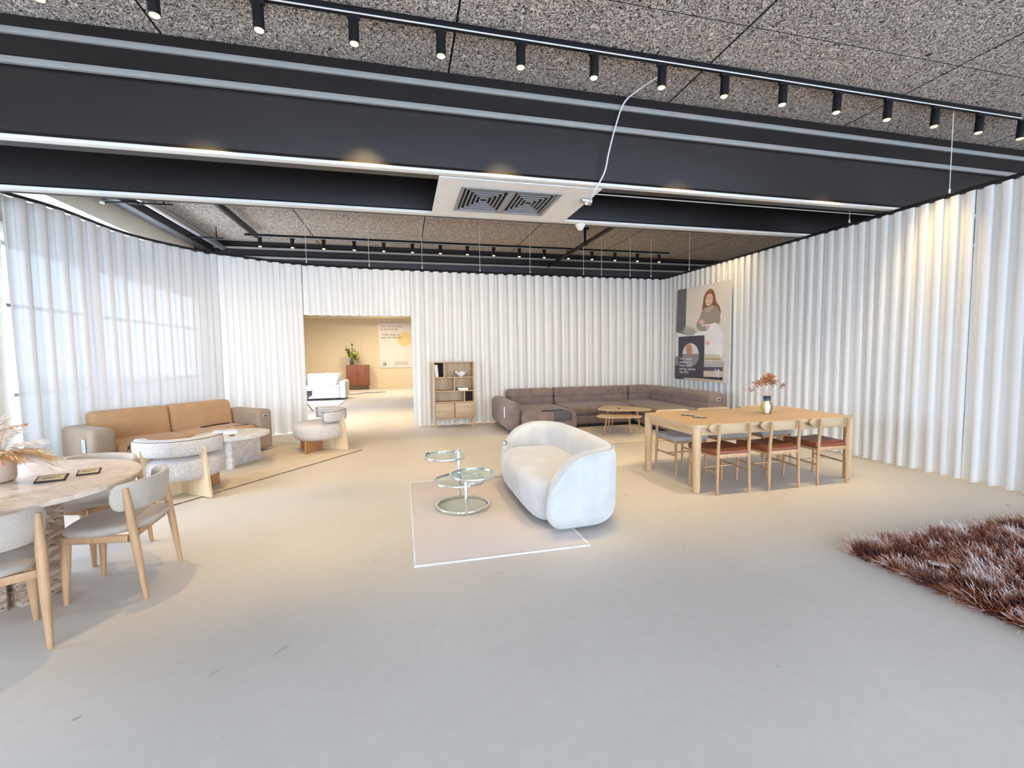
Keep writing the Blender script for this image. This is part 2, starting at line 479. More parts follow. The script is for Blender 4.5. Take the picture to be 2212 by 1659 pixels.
def text(name, s, size, mat, parent, loc, rot=(0,0,0), sx=1.0, align='LEFT'):
    cu = bpy.data.curves.new(name, 'FONT'); cu.body = s; cu.size = size; cu.extrude = .0006; cu.align_x = align
    t = bpy.data.objects.new('tmp', cu); C.objects.link(t)
    me = bpy.data.meshes.new_from_object(t.evaluated_get(bpy.context.evaluated_depsgraph_get()))
    bpy.data.objects.remove(t)
    for v in me.vertices: v.co.x *= sx
    o = link(name, me, mat, parent, False, loc, rot)
    return o

# ================================================================ the room
H = 4.236
XL, XR, YB, YF = -5.6, 13.0, 21.5, -5.0
def plane(name, pts, mat, parent=None):
    bm = BM(); bm.faces.new([bm.verts.new(p) for p in pts]); return obj(name, bm, mat, parent, smooth=False)
struct(boxobj('floor', ((XL+XR)/2, (YB+YF)/2, -.05), (XR-XL+.6, YB-YF+.6, .1), M['floor']))
# the floor keeps its own object coordinates in metres
bpy.data.objects['floor'].data.transform(Matrix.Identity(4))
struct(boxobj('ceiling', ((XL+XR)/2, (YB+YF)/2, H+.05), (XR-XL+.6, YB-YF+.6, .1), M['ceiling']))
struct(boxobj('ground', (-36, 8, -.25), (60, 90, .1), plain('pale_paving', srgb(190,188,184), .9)))
struct(boxobj('wall_right', (XR+.1, (YB+YF)/2, H/2), (.2, YB-YF, H), M['creamp']))
struct(boxobj('wall_back', ((XL+XR)/2, YB+.1, H/2), (XR-XL, .2, H), M['beige']))
struct(boxobj('trim_1', ((XL+XR)/2, YB-.35, (H+3.18)/2), (XR-XL, .7, H-3.18), M['beige'], bev=.01))     # bulkhead over the far wall
struct(boxobj('baseboard_back', (1.4, YB-.012, .05), (11.6, .024, .1), M['beige'], bev=.004))
# glazed facade on the left
bm = BM()
ztop, zsill = 3.27, .12
box(bm, (XL-.1, (YB+YF)/2, (H+ztop)/2), (.2, YB-YF, H-ztop))
box(bm, (XL-.1, (YB+YF)/2, zsill/2), (.2, YB-YF, zsill))
ys = [YF] + [v for w in WIN for v in w] + [YB]
for a, b in zip(ys[::2], ys[1::2]):
    box(bm, (XL-.1, (a+b)/2, (ztop+zsill)/2), (.2, b-a, ztop-zsill))
struct(obj('wall_left', bm, M['creamp']))
for i, (a, b) in enumerate(WIN):
    w = boxobj('window_%d' % (i+1), (XL-.1, (a+b)/2, (ztop+zsill)/2), (.012, b-a-.06, ztop-zsill-.06), M['glass'])
    struct(w)
    bm = BM()
    for y_ in (a+.03, b-.03): box(bm, (XL-.1, y_, (ztop+zsill)/2), (.09, .06, ztop-zsill))
    for z_ in (zsill+.03, ztop-.03, 1.0, 2.34): box(bm, (XL-.1, (a+b)/2, z_), (.09, b-a, .055))
    obj('window_frame', bm, M['alu'], w)
bm = BM()
box(bm, ((XL+XR)/2, YF-.1, (H+ztop)/2), (XR-XL, .2, H-ztop)); box(bm, ((XL+XR)/2, YF-.1, zsill/2), (XR-XL, .2, zsill))
xs = [XL] + [v for w in WINF for v in w] + [XR]
for a, b in zip(xs[::2], xs[1::2]): box(bm, ((a+b)/2, YF-.1, (ztop+zsill)/2), (b-a, .2, ztop-zsill))
struct(obj('wall_front', bm, M['creamp']))
for i, (a, b) in enumerate(WINF):
    w = struct(boxobj('window_%d' % (i+1+len(WIN)), ((a+b)/2, YF-.1, (ztop+zsill)/2), (b-a-.06, .012, ztop-zsill-.06), M['glass']))
    bm = BM()
    for x_ in (a+.03, b-.03): box(bm, (x_, YF-.1, (ztop+zsill)/2), (.06, .09, ztop-zsill))
    for z_ in (zsill+.03, ztop-.03, 1.0, 2.34): box(bm, ((a+b)/2, YF-.1, z_), (b-a, .09, .055))
    obj('window_frame', bm, M['alu'], w)
struct(boxobj('trim_2', (-4.93, 6.33, H/2), (.62, .8, H), M['creamp'], bev=.012))            # pillar beside the curtain end
struct(boxobj('trim_3', (-4.85, 9.5, (H+3.72)/2), (.55, 6.2, H-3.72), M['creamp'], bev=.01))    # boxed beam over the curtain
struct(boxobj('trim_4', (XL+.14, 9.5, 3.36), (.26, 6.2, .16), M['stripw'], bev=.01))
struct(boxobj('trim_5', (-4.28, 9.0, 4.10), (.22, 5.8, .27), M['beam'], bev=.01))

# big painted girders
def girder(name, y0, y1, zb, face=True):
    pts = [(y0, 4.236), (y0, 4.14), (y0+.02, 4.13), (y0, 4.08), (y0, 3.93), (y0+.03, 3.9), (y0+.03, 3.84), (y0+.07, zb+.05), (y0+.05, zb), (y1, zb), (y1, 4.236)]
    bm = BM(); a = [bm.verts.new((XL, y, z)) for y, z in pts]; b = [bm.verts.new((XR, y, z)) for y, z in pts]
    bm.faces.new(a); bm.faces.new(b[::-1]); n = len(pts)
    for i in range(n): bm.faces.new((a[i], b[i], b[(i+1) % n], a[(i+1) % n]))
    return struct(obj(name, bm, M['beam'], smooth=False))
g1 = girder('trim_6', 4.52, 4.78, 3.325)
g2 = girder('trim_7', 5.86, 6.08, 3.325)
g3 = girder('trim_8', 11.85, 12.2, 3.30)
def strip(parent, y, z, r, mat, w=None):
    bm = BM(); box(bm, ((XL+XR)/2, y, z), (XR-XL, r, w or r), .006); return obj('flange_or_highlight_strip', bm, mat, parent)
strip(g1, 4.505, 4.105, .035, M['strip'], .05); strip(g1, 4.515, 3.885, .04, M['strip'], .052); strip(g1, 4.60, 3.325, .08, M['stripw'], .03)  # upper two are bevel highlights built as grey strips, the lowest a real flange
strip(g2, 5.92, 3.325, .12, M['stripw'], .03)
strip(g3, 11.83, 4.08, .035, M['strip'], .05); strip(g3, 11.84, 3.87, .04, M['strip'], .05)  # both strips are highlights of the bevels, put in as grey colour
bm = BM(); tube(bm, [(2.15, 4.92, 3.35), (3.4, 4.95, 3.36), (6.6, 4.97, 3.37)], .007, 6)
tag(obj('conduit', bm, M['wire']), 'thin pale cable running right from the ceiling cassette between the dark girders', 'cable')

# ---------------------------------------------------------------- curtain rails and curtains
RAIL = [(-4.52,6.26,3.45),(-4.43,6.75,3.47),(-4.29,7.2,3.47),(-4.02,8.15,3.41),(-3.42,8.98,3.38),(-2.88,9.27,3.36),(-2.42,9.47,3.34),(-1.88,9.60,3.32),
        (-.95,9.67,3.30),(.19,9.67,3.285),(2.0,9.70,3.27),(4.0,9.71,3.265),(6.17,9.70,3.26)]
def catmull(P, k=24):
    P = [Vector(p) for p in P]; Q = [P[0]*2-P[1]]+P+[P[-1]*2-P[-2]]; out = []
    for i in range(1, len(Q)-2):
        for j in range(k):
            t = j/k; a, b, c, d = Q[i-1:i+3]
            out.append(.5*((2*b)+(c-a)*t+(2*a-5*b+4*c-d)*t*t+(3*b-a-3*c+d)*t**3))
    out.append(P[-1]); return out
path_a = catmull(RAIL)
path_b = [Vector((6.17, 9.70-(9.70-1.7)*i/60, 3.26-.0*i)) for i in range(61)]
def arc(P):
    s = [0]
    for a, b in zip(P, P[1:]): s.append(s[-1]+(b-a).length)
    return s
def at(P, S, s):
    s = max(0, min(S[-1], s)); i = 0
    lo, hi = 0, len(S)-1
    while hi-lo > 1:
        mid = (lo+hi)//2
        if S[mid] <= s: lo = mid
        else: hi = mid
    t = (s-S[lo])/((S[hi]-S[lo]) or 1)
    p = P[lo].lerp(P[hi], t); d = (P[hi]-P[lo]); d.z = 0; d.normalize()
    return p, d
SA, SB = arc(path_a), arc(path_b)
def rail(P, name, label):
    bm = BM()
    tube(bm, [p+Vector((0,0,.012)) for p in P], .021, 4, flat=1.0)
    return tag(obj(name, bm, M['blackm'], smooth=False), label, 'curtain rail')
rail(path_a[::2], 'curtain_rail', 'black curved ceiling-hung rail carrying the left and back curtains')
rail([Vector((6.17, 9.655, 3.26))]+path_b[2::2], 'curtain_rail', 'black straight ceiling-hung rail carrying the right-hand curtains')
def curtain(P, S, s0, s1, lam, amp, mat, label, group, z0=.02, seed=0, ztop=None):
    rnd = random.Random(seed); w = s1-s0; nf = max(2, round(w/lam)); lam = w/nf
    per = 14; n = nf*per
    zs = [0, .03, .12, .3, .5, .7, .85, .95, 1.0]
    jit = [rnd.uniform(-.16, .16) for _ in range(nf+1)]; aj = [rnd.uniform(.72, 1.2) for _ in range(nf+1)]; jit[0] = jit[-1] = 0
    ph2 = rnd.uniform(0, 6)
    bm = BM(); rows = []
    for zi, f in enumerate(zs):
        row = []
        for i in range(n+1):
            u = i/per; k = min(nf-1, int(u)); fr = u-k
            J = jit[k]*(1-fr)+jit[k+1]*fr; A = aj[k]*(1-fr)+aj[k+1]*fr
            low = 1-f
            ph = 2*PI*(u + J*(.15+.85*low) )
            a_ = amp*(1+(A-1)*(.4+.6*low))*(.85+.25*low)
            off = a_*math.sin(ph)+.012*low*math.sin(.9*u+ph2)*min(1, u, nf-u)
            tsh = -.16*lam*math.sin(2*ph)*(.4+.6*f)
            p, d = at(P, S, s0+min(w, max(0, i/n*w+tsh*(0 if i in (0, n) else 1))))
            nrm = Vector((-d.y, d.x, 0))
            zt = (ztop or p.z)-.012-.008*(1-math.cos(ph))*.5
            zz = z0+.008*math.sin(ph+1) + (zt-z0-.008*math.sin(ph+1))*f
            q = p+nrm*off; row.append(bm.verts.new((q.x, q.y, zz)))
        rows.append(row)
    for A_, B_ in zip(rows, rows[1:]):
        for i in range(n): bm.faces.new((A_[i], A_[i+1], B_[i+1], B_[i]))
    o = obj('curtain', bm, mat, smooth=True)
    return tag(o, label, 'curtain', group)
def s_at(P, S, fn):
    return min(range(len(P)), key=lambda i: abs(fn(P[i])))
def SX(x): return SA[min((i for i in range(len(path_a))), key=lambda i: abs(path_a[i].x-x))]
GL, GB, GR = 'sheer curtains along the windows', 'curtains across the back', 'curtains along the right side'
cuts = [0, SX(-3.97), SX(-3.18)]
curtain(path_a, SA, cuts[0]+.33, cuts[1], .21, .05, M['sheer'], 'leftmost sheer white curtain panel, hanging in front of the bright windows', GL, seed=1)
curtain(path_a, SA, cuts[1]+.006, cuts[2], .21, .05, M['sheer'], 'sheer white curtain panel rising behind the tan sofa backrest', GL, seed=2)
curtain(path_a, SA, cuts[2]+.01, SX(-1.88), .2, .048, M['curtain'], 'white pleated curtain panel between the tan sofa and the doorway opening', GB, seed=3)
curtain(path_a, SA, SX(-1.88)+.01, SX(.17), .2, .045, M['curtain'], 'short white pleated curtain hanging above the doorway opening', GB, z0=2.335, seed=4)
curtain(path_a, SA, SX(.17)+.006, SX(1.76), .2, .070, M['curtain'], 'white pleated curtain panel behind the oak bookcase', GB, seed=5)
curtain(path_a, SA, SX(1.76)+.006, SX(3.25), .2, .080, M['curtain'], 'pleated curtain panel behind the left half of the grey corner sofa', GB, seed=6)
curtain(path_a, SA, SX(3.25)+.006, SA[-1], .2, .080, M['curtain'], 'wide pleated curtain panel ending in the back right corner', GB, seed=7)
curtain(path_b, SB, .0, 9.70-5.50, .16, .038, M['curtain'], 'white curtain panel carrying the printed poster of a woman', GR, seed=8)
curtain(path_b, SB, 9.70-5.494, 9.70-3.68, .155, .034, M['curtain'], 'white curtain panel to the right of the oak dining table', GR, seed=9)
curtain(path_b, SB, 9.70-3.672, 9.70-1.72, .155, .034, M['curtain'], 'rightmost white curtain panel at the edge of the picture', GR, seed=10)

ORD = ['first','second','third','fourth','fifth','sixth','seventh','eighth','ninth','tenth','eleventh','twelfth','thirteenth','fourteenth','fifteenth','sixteenth','seventeenth','eighteenth']
def wire(x, y, zb, label, grp):
    bm = BM(); tube(bm, [(x, y, zb+.036), (x, y, H)], .0045, 5)
    tube(bm, [(x, y, zb+.036), (x, y, zb+.08)], .011, 8)
    tag(obj('suspension_wire', bm, M['wire']), label, 'wire', grp)
for k, x in enumerate([-1.8, -.59, .48, 1.68, 2.79, 4.10, 4.52, 5.25, 5.85]):
    p, d = at(path_a, SA, SX(x))
    wire(p.x, p.y, p.z, '%s from the left of the thin wires holding up the back curtain rail' % ORD[k], 'wires of the back curtain rail')
for y, l in ((3.93, 'nearest thin wire holding up the right-hand curtain rail'), (5.12, 'short-looking wire holding the right-hand rail just past the girders'), (8.75, 'farthest thin wire holding up the right-hand curtain rail')):
    wire(6.17, y, 3.26, l, 'wires of the right curtain rail')

# ---------------------------------------------------------------- track lighting
def track(name, x0, x1, y, label):
    t = thing(name, label, 'light track', ((x0+x1)/2, y, H))
    boxobj('track_profile', (0, 0, -.03), (x1-x0, .036, .06), M['blackm'], t, .003)
    bm = BM(); box(bm, (0, -.021, -.055), (x1-x0, .005, .010)); obj('contact_strip', bm, M['stripw'], t)
    return t
track('light_track', -2.9, 7.1, 3.86, 'long black ceiling track in front of the dark girders, nearest the camera')
track('light_track', -3.3, 7.2, 11.12, 'long black ceiling track beyond the back curtains')
def spot(x, y, label, grp, tilt, w, aim=None, cone=74):
    aim = tilt if aim is None else aim
    t = thing('track_spotlight', label, 'spotlight', (x, y, H-.06), 0, grp)
    boxobj('adapter', (0, 0, -.014), (.10, .034, .028), M['blackm'], t, .004)
    R = Matrix.Rotation(tilt, 4, 'X')
    bm = BM(); lathe(bm, [(.012, .03), (.036, .028), (.040, .02), (.040, -.145), (.036, -.15), (.033, -.150)], 24)
    bmesh.ops.transform(bm, matrix=Matrix.Translation((0, 0, -.055)) @ R, verts=bm.verts)
    body = obj('lamp_body', bm, M['blackm'], t)
    bm = BM(); lathe(bm, [(.033, 0), (.031, -.008), (.024, -.014), (.012, -.018), (.002, -.019)], 24)
    bmesh.ops.transform(bm, matrix=Matrix.Translation((0, 0, -.055)) @ R @ Matrix.Translation((0, 0, -.148)), verts=bm.verts)
    obj('lens', bm, M['lens'], t)
    l = bpy.data.lights.new('spot_beam', 'SPOT'); l.energy = w; l.color = WARM; l.spot_size = math.radians(cone); l.spot_blend = .9
    l.shadow_soft_size = .03
    o = bpy.data.objects.new('spot_beam', l); C.objects.link(o); o.parent = t
    M4 = Matrix.Translation((0, 0, -.055)) @ R @ Matrix.Translation((0, 0, -.19)) @ Matrix.Rotation(aim-tilt, 4, 'X'); o.matrix_local = M4
    return t
for k in range(15):
    x = -2.33+.677*k
    am = [.0, .62, .2, .66, .1, .64, .25, .1, .64, .15, .3, .62, .1, .2, .1][k]
    spot(x, 3.86, '%s lit spotlight from the left on the near ceiling track' % ORD[k], 'spotlights on the near track', .06, SPOT_W*(1.3 if am > .5 else .85), am, 42 if am > .5 else 62)
for k in range(16):
    x = -3.0+.66*k
    spot(x, 11.12, '%s small lit spotlight from the left on the far track beyond the curtains' % ORD[k], 'spotlights on the far track', .0, SPOT_W*.7)

track('light_track', -4.0, 6.0, 7.0, 'added black ceiling track behind the dark girders, unseen from the front')  # unseen track added to warm the sofas, back curtains and left header
for k, (x, am) in enumerate(((-2.6, .15), (-2.2, .35), (-.6, .6), (1.0, .6), (2.6, .45), (4.2, .45), (5.6, .3))):
    spot(x, 7.0, '%s added spotlight from the left on the unseen middle track behind the dark girders' % ORD[k], 'added spotlights on the unseen middle track', .06, SPOT_W*.38, am, 120)
# added fill spots, unseen and without fittings, to light the far room
for (x, y) in [(-3.2, 17.8), (-.8, 18.6), (1.6, 17.8), (-2.0, 14.6)]:
    l = bpy.data.lights.new('far_room_fill', 'SPOT'); l.energy = 225; l.color = (1.0, .86, .66); l.spot_size = math.radians(120); l.spot_blend = 1; l.shadow_soft_size = .06
    o = bpy.data.objects.new('far_room_fill', l); C.objects.link(o); o.location = (x, y, 4.1); o.rotation_euler = (.35, 0, 0)

# ---------------------------------------------------------------- things under the ceiling
t = thing('ceiling_cassette', 'white ceiling air unit with two square louvred grilles between the dark girders', 'air conditioner', (1.28, 5.28, 3.315))
bm = BM()
X0, X1, Y0, Y1 = -.87, .90, -.62, .60; gx0, gx1, gy0, gy1 = -.60, .50, -.40, .36
for (a, b, c, d) in ((X0, X1, Y0, gy0), (X0, X1, gy1, Y1), (X0, gx0, gy0, gy1), (gx1, X1, gy0, gy1)):
    box(bm, ((a+b)/2, (c+d)/2, 0), (b-a, d-c, .02))
obj('cover_panel', bm, M['whitep'], t)
boxobj('housing', (-.05, -.02, .16), (1.12, .78, .28), M['grilledark'], t)
bm = BM()
for (a, b, c, d) in ((gx0-.02, gx1+.02, gy0-.02, gy0+.015), (gx0-.02, gx1+.02, gy1-.015, gy1+.02), (gx0-.02, gx0+.02, gy0, gy1), (gx1-.02, gx1+.02, gy0, gy1), (-.08, -.02, gy0, gy1)):
    box(bm, ((a+b)/2, (c+d)/2, -.012), (b-a, d-c, .02), .003)
obj('grille_frame', bm, M['grille'], t)
for cx in (-.315, .225):
    bm = BM()
    for k in range(5):
        hx, hy = .235-.048*k, .335-.068*k
        for (c, s) in (((cx, -.02-hy, 0), (2*hx, .016, .02)), ((cx, -.02+hy, 0), (2*hx, .016, .02)), ((cx-hx, -.02, 0), (.014, 2*hy, .02)), ((cx+hx, -.02, 0), (.014, 2*hy, .02))):
            box(bm, (c[0], c[1], -.008+.001*k), s)
    obj('louvre_grille', bm, M['grille'], t)
t = thing('smoke_detector', 'cream cone-shaped detector fixed under the far dark girder', 'detector', (2.47, 5.98, 3.31))
bm = BM(); lathe(bm, [(.062, 0), (.064, -.02), (.058, -.03), (.03, -.075), (.02, -.08)], 28); obj('sensor_head', bm, M['creamp'], t)
bm = BM(); lathe(bm, [(.068, .0), (.07, -.004), (.07, -.008), (.066, -.012)], 28); obj('mounting_ring', bm, M['whitep'], t)
t = thing('motion_camera', 'small silver and black ceiling device at the right end of the air unit', 'ceiling device', (2.14, 4.98, 3.33))
boxobj('bracket', (0, 0, .0), (.14, .12, .012), M['alu'], t, .003)
bm = BM(); tube(bm, [(-.07, 0, -.035), (.05, .01, -.045)], [.035, .045], 14); obj('device_body', bm, M['alu'], t)
bm = BM(); lathe(bm, [(.012, 0), (.012, -.01), (.004, -.014)], 12, (-.01, -.01, -.078)); obj('status_light', bm, M['led'], t)
P = catmull([(2.55, 4.05, 4.225), (2.42, 4.35, 4.20), (2.33, 4.46, 4.12), (2.24, 4.47, 3.87), (2.17, 4.47, 3.62), (2.13, 4.49, 3.42), (2.05, 4.56, 3.25), (2.10, 4.80, 3.22), (2.13, 4.94, 3.26)], 8)
bm = BM(); tube(bm, P, .008, 8); tag(obj('hanging_cable', bm, M['wire']), 'white cable drooping in front of the dark girder down to the ceiling device', 'cable')
t = thing('ceiling_pipe', 'dark diagonal-looking pipe hung on a black post beyond the air unit', 'pipe', (3.95, 9.3, 3.9))
bm = BM(); tube(bm, [(0, -3.2, 0), (0, 2.55, 0)], .042, 14); obj('pipe_run', bm, M['blackm'], t)
bm = BM(); tube(bm, [(0, 0, .02), (0, 0, .33)], .028, 12); obj('drop_post', bm, M['blackm'], t)
bm = BM(); lathe(bm, [(.09, .315), (.09, .335)], 20); obj('post_plate', bm, M['blackm'], t)
bm = BM(); tube(bm, [(0, -.08, 0), (0, .08, 0)], .055, 14); obj('clamp', bm, M['blackm'], t)
t = thing('duct_pipe', 'long pale metal pipe under the ceiling above the sheer curtains', 'pipe', (-3.97, 9.0, 4.06))
bm = BM(); tube(bm, [(0, -2.85, 0), (0, 2.8, 0)], .062, 16); obj('pipe_run', bm, M['alu'], t)
bm = BM(); tube(bm, [(-.16, -2.85, .05), (-.16, 2.8, .05)], .022, 10); obj('side_pipe', bm, M['alu'], t)
for y in (-.5, 1.6):
    boxobj('pipe_bracket', (.05, y, -.07), (.75, .03, .02), M['blackm'], t)
    boxobj('hanger', (.3, y, .05), (.015, .015, .24), M['blackm'], t)
boxobj('cable_tray', (-2.97, 8.5, 4.12), (.07, 4.6, .10), M['blackm'], None, .004)
tag(bpy.data.objects['cable_tray'], 'narrow dark tray along the ceiling to the right of the pale pipe', 'cable tray')
t = thing('sensor_arm', 'thin black arm with a small white sensor above the sheer curtain rail', 'sensor', (-3.95, 8.3, 3.97))
bm = BM(); tube(bm, [(-.42, 0, -.05), (.0, 0, -.02)], .012, 8); obj('arm', bm, M['blackm'], t)
bm = BM(); tube(bm, [(-.47, -.02, -.04), (-.42, .0, -.05)], .035, 12); obj('sensor_head', bm, M['whitep'], t)
t = thing('junction_box', 'pair of white boxes on the beam above the left end of the sheer curtains', 'box', (-4.55, 7.15, 3.9))
boxobj('enclosure', (0, 0, 0), (.05, .16, .22), M['whitep'], t, .006); boxobj('enclosure', (0, .22, 0), (.05, .12, .22), M['whitep'], t, .006)

# ================================================================ oak dining group
t = thing('dining_table', 'long rectangular oak dining table with round legs by the right curtains', 'table', (4.04, 4.60, 0))
HX, HY = 1.07, .535
bm = BM(); prism(bm, superell(HX, HY, 22, 96), .707, .74, .006, 2); obj('tabletop', bm, M['oak'], t)
for sx in (-1, 1):
    for sy in (-1, 1):
        bm = BM(); lathe(bm, [(.036, .004), (.040, .012), (.046, .5), (.047, .706)], 28, (sx*(HX-.052), sy*(HY-.052), 0)); obj('leg', bm, M['oak_v'], t)
for sy in (-1, 1): boxobj('apron', (0, sy*(HY-.05), .662), (2*HX-.19, .024, .088), M['oak'], t, .003)
for sx in (-1, 1): boxobj('apron', (sx*(HX-.05), 0, .662), (.024, 2*HY-.19, .088), M['oak_y'], t, .003)

def leg_tube(pts, rad, mat, parent, name='leg', seg=14):
    bm = BM(); tube(bm, pts, rad, seg); return obj(name, bm, mat, parent)
def oak_chair(label, grp, woven):
    t = thing('dining_chair', label, 'chair', (0,0,0), 0, grp)
    for s in (-1, 1):
        leg_tube([(s*.200, -.235, 0), (s*.195, -.225, .25), (s*.190, -.222, .45), (s*.186, -.243, .752)], [.013, .017, .018, .014], M['oak_pale'], t)
        leg_tube([(s*.215, .225, 0), (s*.212, .215, .25), (s*.208, .205, .448)], [.012, .016, .018], M['oak_pale'], t)
        leg_tube([(s*.196, -.225, .235), (s*.213, .215, .245)], .010, M['oak_pale'], t, 'side_stretcher', 10)
    for y, w, z in ((-.222, .19, .413), (.205, .208, .413)):
        boxobj('seat_rail', (0, y, z), (2*w-.03, .020, .045), M['oak_pale'], t, .004)
    for s in (-1, 1): boxobj('seat_rail', (s*.199, -.008, .413), (.020, .40, .045), M['oak_pale'], t, .004)
    leg_tube([(-.205, .02, .240), (.205, .02, .240)], .009, M['oak_pale'], t, 'cross_stretcher', 10)
    bm = BM()                                               # bent top rail
    nx, hh = 26, 7; rows = []
    for i in range(nx+1):
        x = -.255+.51*i/nx; u = abs(x)/.255
        hgt = .052*(1-max(0, (u-.8)/.2)**2.6*.75)
        yc = -.222+.062*(x/.255)**2
        ring = []
        for k in range(12):
            a = 2*PI*k/12
            zz = .705+.004*(x/.255)**2+hgt*math.copysign(abs(math.sin(a))**.45, math.sin(a)); yy = yc+.0105*math.copysign(abs(math.cos(a))**.6, math.cos(a)) -.10*(zz-.705)
            ring.append(bm.verts.new((x, yy, zz)))
        rows.append(ring)
    for A_, B_ in zip(rows, rows[1:]):
        for k in range(12): bm.faces.new((A_[k], A_[(k+1) % 12], B_[(k+1) % 12], B_[k]))
    bm.faces.new(rows[0][::-1]); bm.faces.new(rows[-1])
    obj('backrest', bm, M['oak'], t)
    bm = BM()
    def fn(P):
        P = P.copy(); w = 1-.07*(.23-P.y)/.46*1.2; P.x *= w
        P.z -= .012*(1-(P.x/.23)**2)*(1 if P.z > 0 else 0)
        return P
    rbox(bm, (0, -.002, .450), (.243, .232, .034), .028, (14, 14, 1), fn)
    st = obj('seat', bm, M['woven'] if woven else M['leather'], t)
    if woven:
        bm = BM()
        for k in range(22):
            f = -.20+.40*k/21
            tube(bm, [(-abs(f)*1.0-.004, f, .474+.001), (0, f*.02, .470), (abs(f)*1.0+.004, f, .475)], .0035, 5) if k % 3 == 0 else None
        obj('cord_weave', bm, M['woven'], st)
    else:
        bm = BM(); pts = [(-.205, -.17, .481), (-.10, -.185, .475), (0, -.19, .472), (.10, -.185, .475), (.205, -.17, .481)]
        tube(bm, pts, .003, 6); obj('seam', bm, M['leather'], st)
    return t
cn = oak_chair('red-brown leather-seat oak chair at the left end of the near side of the oak table', 'leather-seat chairs', False)
cn.location = (3.375, 4.21, 0)
dup(cn, (4.005, 4.195, 0), .015, 'red-brown leather-seat oak chair in the middle of the near side of the oak table')
dup(cn, (4.675, 4.20, 0), -.02, 'red-brown leather-seat oak chair at the right end of the near side of the oak table')
cf = oak_chair('grey woven-seat oak chair at the far side of the oak table, nearest the grey sofa', 'woven-seat chairs', True)
cf.location = (3.42, 4.99, 0); cf.rotation_euler = (0, 0, PI+.02)
dup(cf, (4.04, 4.99, 0), PI-.01, 'grey woven-seat oak chair in the middle of the far side of the oak table')
dup(cf, (4.70, 4.99, 0), PI+.015, 'grey woven-seat oak chair at the far side of the oak table, behind the flower vase')

def label_box(name, label, loc, rz, grp=None, w=.075, d=.045, insert='cardtan', frame='blackp', tiltx=0.0):
    t = thing(name, label, 'price label', loc, rz, grp)
    bm = BM(); T = Matrix.Rotation(tiltx, 4, 'X')
    box(bm, (0, .0, .005), (w, d, .009), .002)
    bmesh.ops.transform(bm, matrix=T, verts=bm.verts); obj('frame', bm, M[frame], t)
    bm = BM(); box(bm, (0, -.001, .0102), (w*.86, d*.74, .0020)); bmesh.ops.transform(bm, matrix=T, verts=bm.verts); c = obj('card', bm, M[insert], t)
    bm = BM(); box(bm, (0, .004, .0116), (w*.6, .004, .0008)); box(bm, (-w*.12, -.006, .0116), (w*.36, .004, .0008)); bmesh.ops.transform(bm, matrix=T, verts=bm.verts); obj('print', bm, M['inkgrey'], c)
    return t
G4 = 'price labels on the oak table'
for (x, y, rz, nm) in ((3.335, 4.775, .1, 'farthest'), (3.372, 4.715, .1, 'second farthest'), (3.345, 4.575, .1, 'second nearest'), (3.385, 4.515, .1, 'nearest')):
    label_box('price_label', '%s of four small black-framed price labels on the oak table' % nm, (x, y, .7405), rz, G4, .078, .05, 'cardblue')

# vase and dried flowers
t = thing('ceramic_vase', 'patchwork ceramic vase with dark blue neck on the oak dining table', 'vase', (4.335, 4.57, .7405))
bm = BM(); prof = [(.036, 0), (.043, .006), (.055, .04), (.066, .075), (.066, .10), (.055, .135), (.042, .160)]
lathe(bm, prof+[(.030, .160), (.030, .15)], 36)
for f in bm.faces:
    c = f.calc_center_median(); a = math.degrees(math.atan2(c.y, c.x)) % 360
    f.material_index = 3 if c.z < .012 else (1 if 110 < a < 212 else (0 if 212 <= a < 256 else 2 if (256 <= a < 335) else 0))
obj('vase_body', bm, [plain('ivory_glaze', srgb(228,218,208), .4), plain('ochre_glaze', srgb(186,172,96), .4), plain('olive_brown_glaze', srgb(136,108,68), .4), plain('rust_foot', srgb(150,84,50), .6)], t)
bm = BM(); lathe(bm, [(.0422, .1595), (.0415, .185), (.043, .210), (.046, .218), (.036, .218), (.032, .19), (.031, .165)], 32)
obj('vase_neck', bm, plain('petrol_glaze', srgb(36,62,78), .3), t)
blossom = plain('dried_rust_blossom', srgb(172,112,72), .9); blossom2 = plain('dried_pink_blossom', srgb(176,136,122), .9); stemm = plain('dry_stem', srgb(142,122,112), .9)
t = thing('dried_bouquet', 'spray of rust-coloured dried flowers standing in the patchwork vase', 'dried flowers', (4.335, 4.57, .93))
rnd = random.Random(3)
for (dx, dy, hz, mt, nb, spread) in [(-.05,-.01,.23,blossom,70,.055),(.03,.0,.27,blossom,80,.05),(-.01,.03,.21,blossom,70,.055),(-.09,.02,.18,blossom,50,.045),(.0,-.03,.24,blossom,60,.05),
                               (-.25,-.02,.12,blossom2,34,.04),(.23,.0,.15,blossom2,34,.035),(.13,.03,.20,blossom2,18,.03),(-.17,.03,.19,blossom2,16,.03),(.04,-.04,.20,blossom,60,.045)]:
    bm = BM()
    tip = Vector((dx, dy, hz))
    tube(bm, [(dx*.06, dy*.06, -.05), (dx*.45, dy*.45, hz*.5), tip], [.0022, .0016, .001], 5)
    for i in range(nb):
        q = tip+Vector((rnd.gauss(0, spread*.55), rnd.gauss(0, spread*.55), rnd.gauss(0, spread*.45)))
        if i % 3 == 0: tube(bm, [tip*.8, q], .0006, 3, cap=False)
        r = rnd.uniform(.0045, .0095); nv = len(bm.verts)
        bmesh.ops.create_icosphere(bm, subdivisions=1, radius=r, matrix=Matrix.Translation(q))
    obj('flower_branch', bm, mt, t)

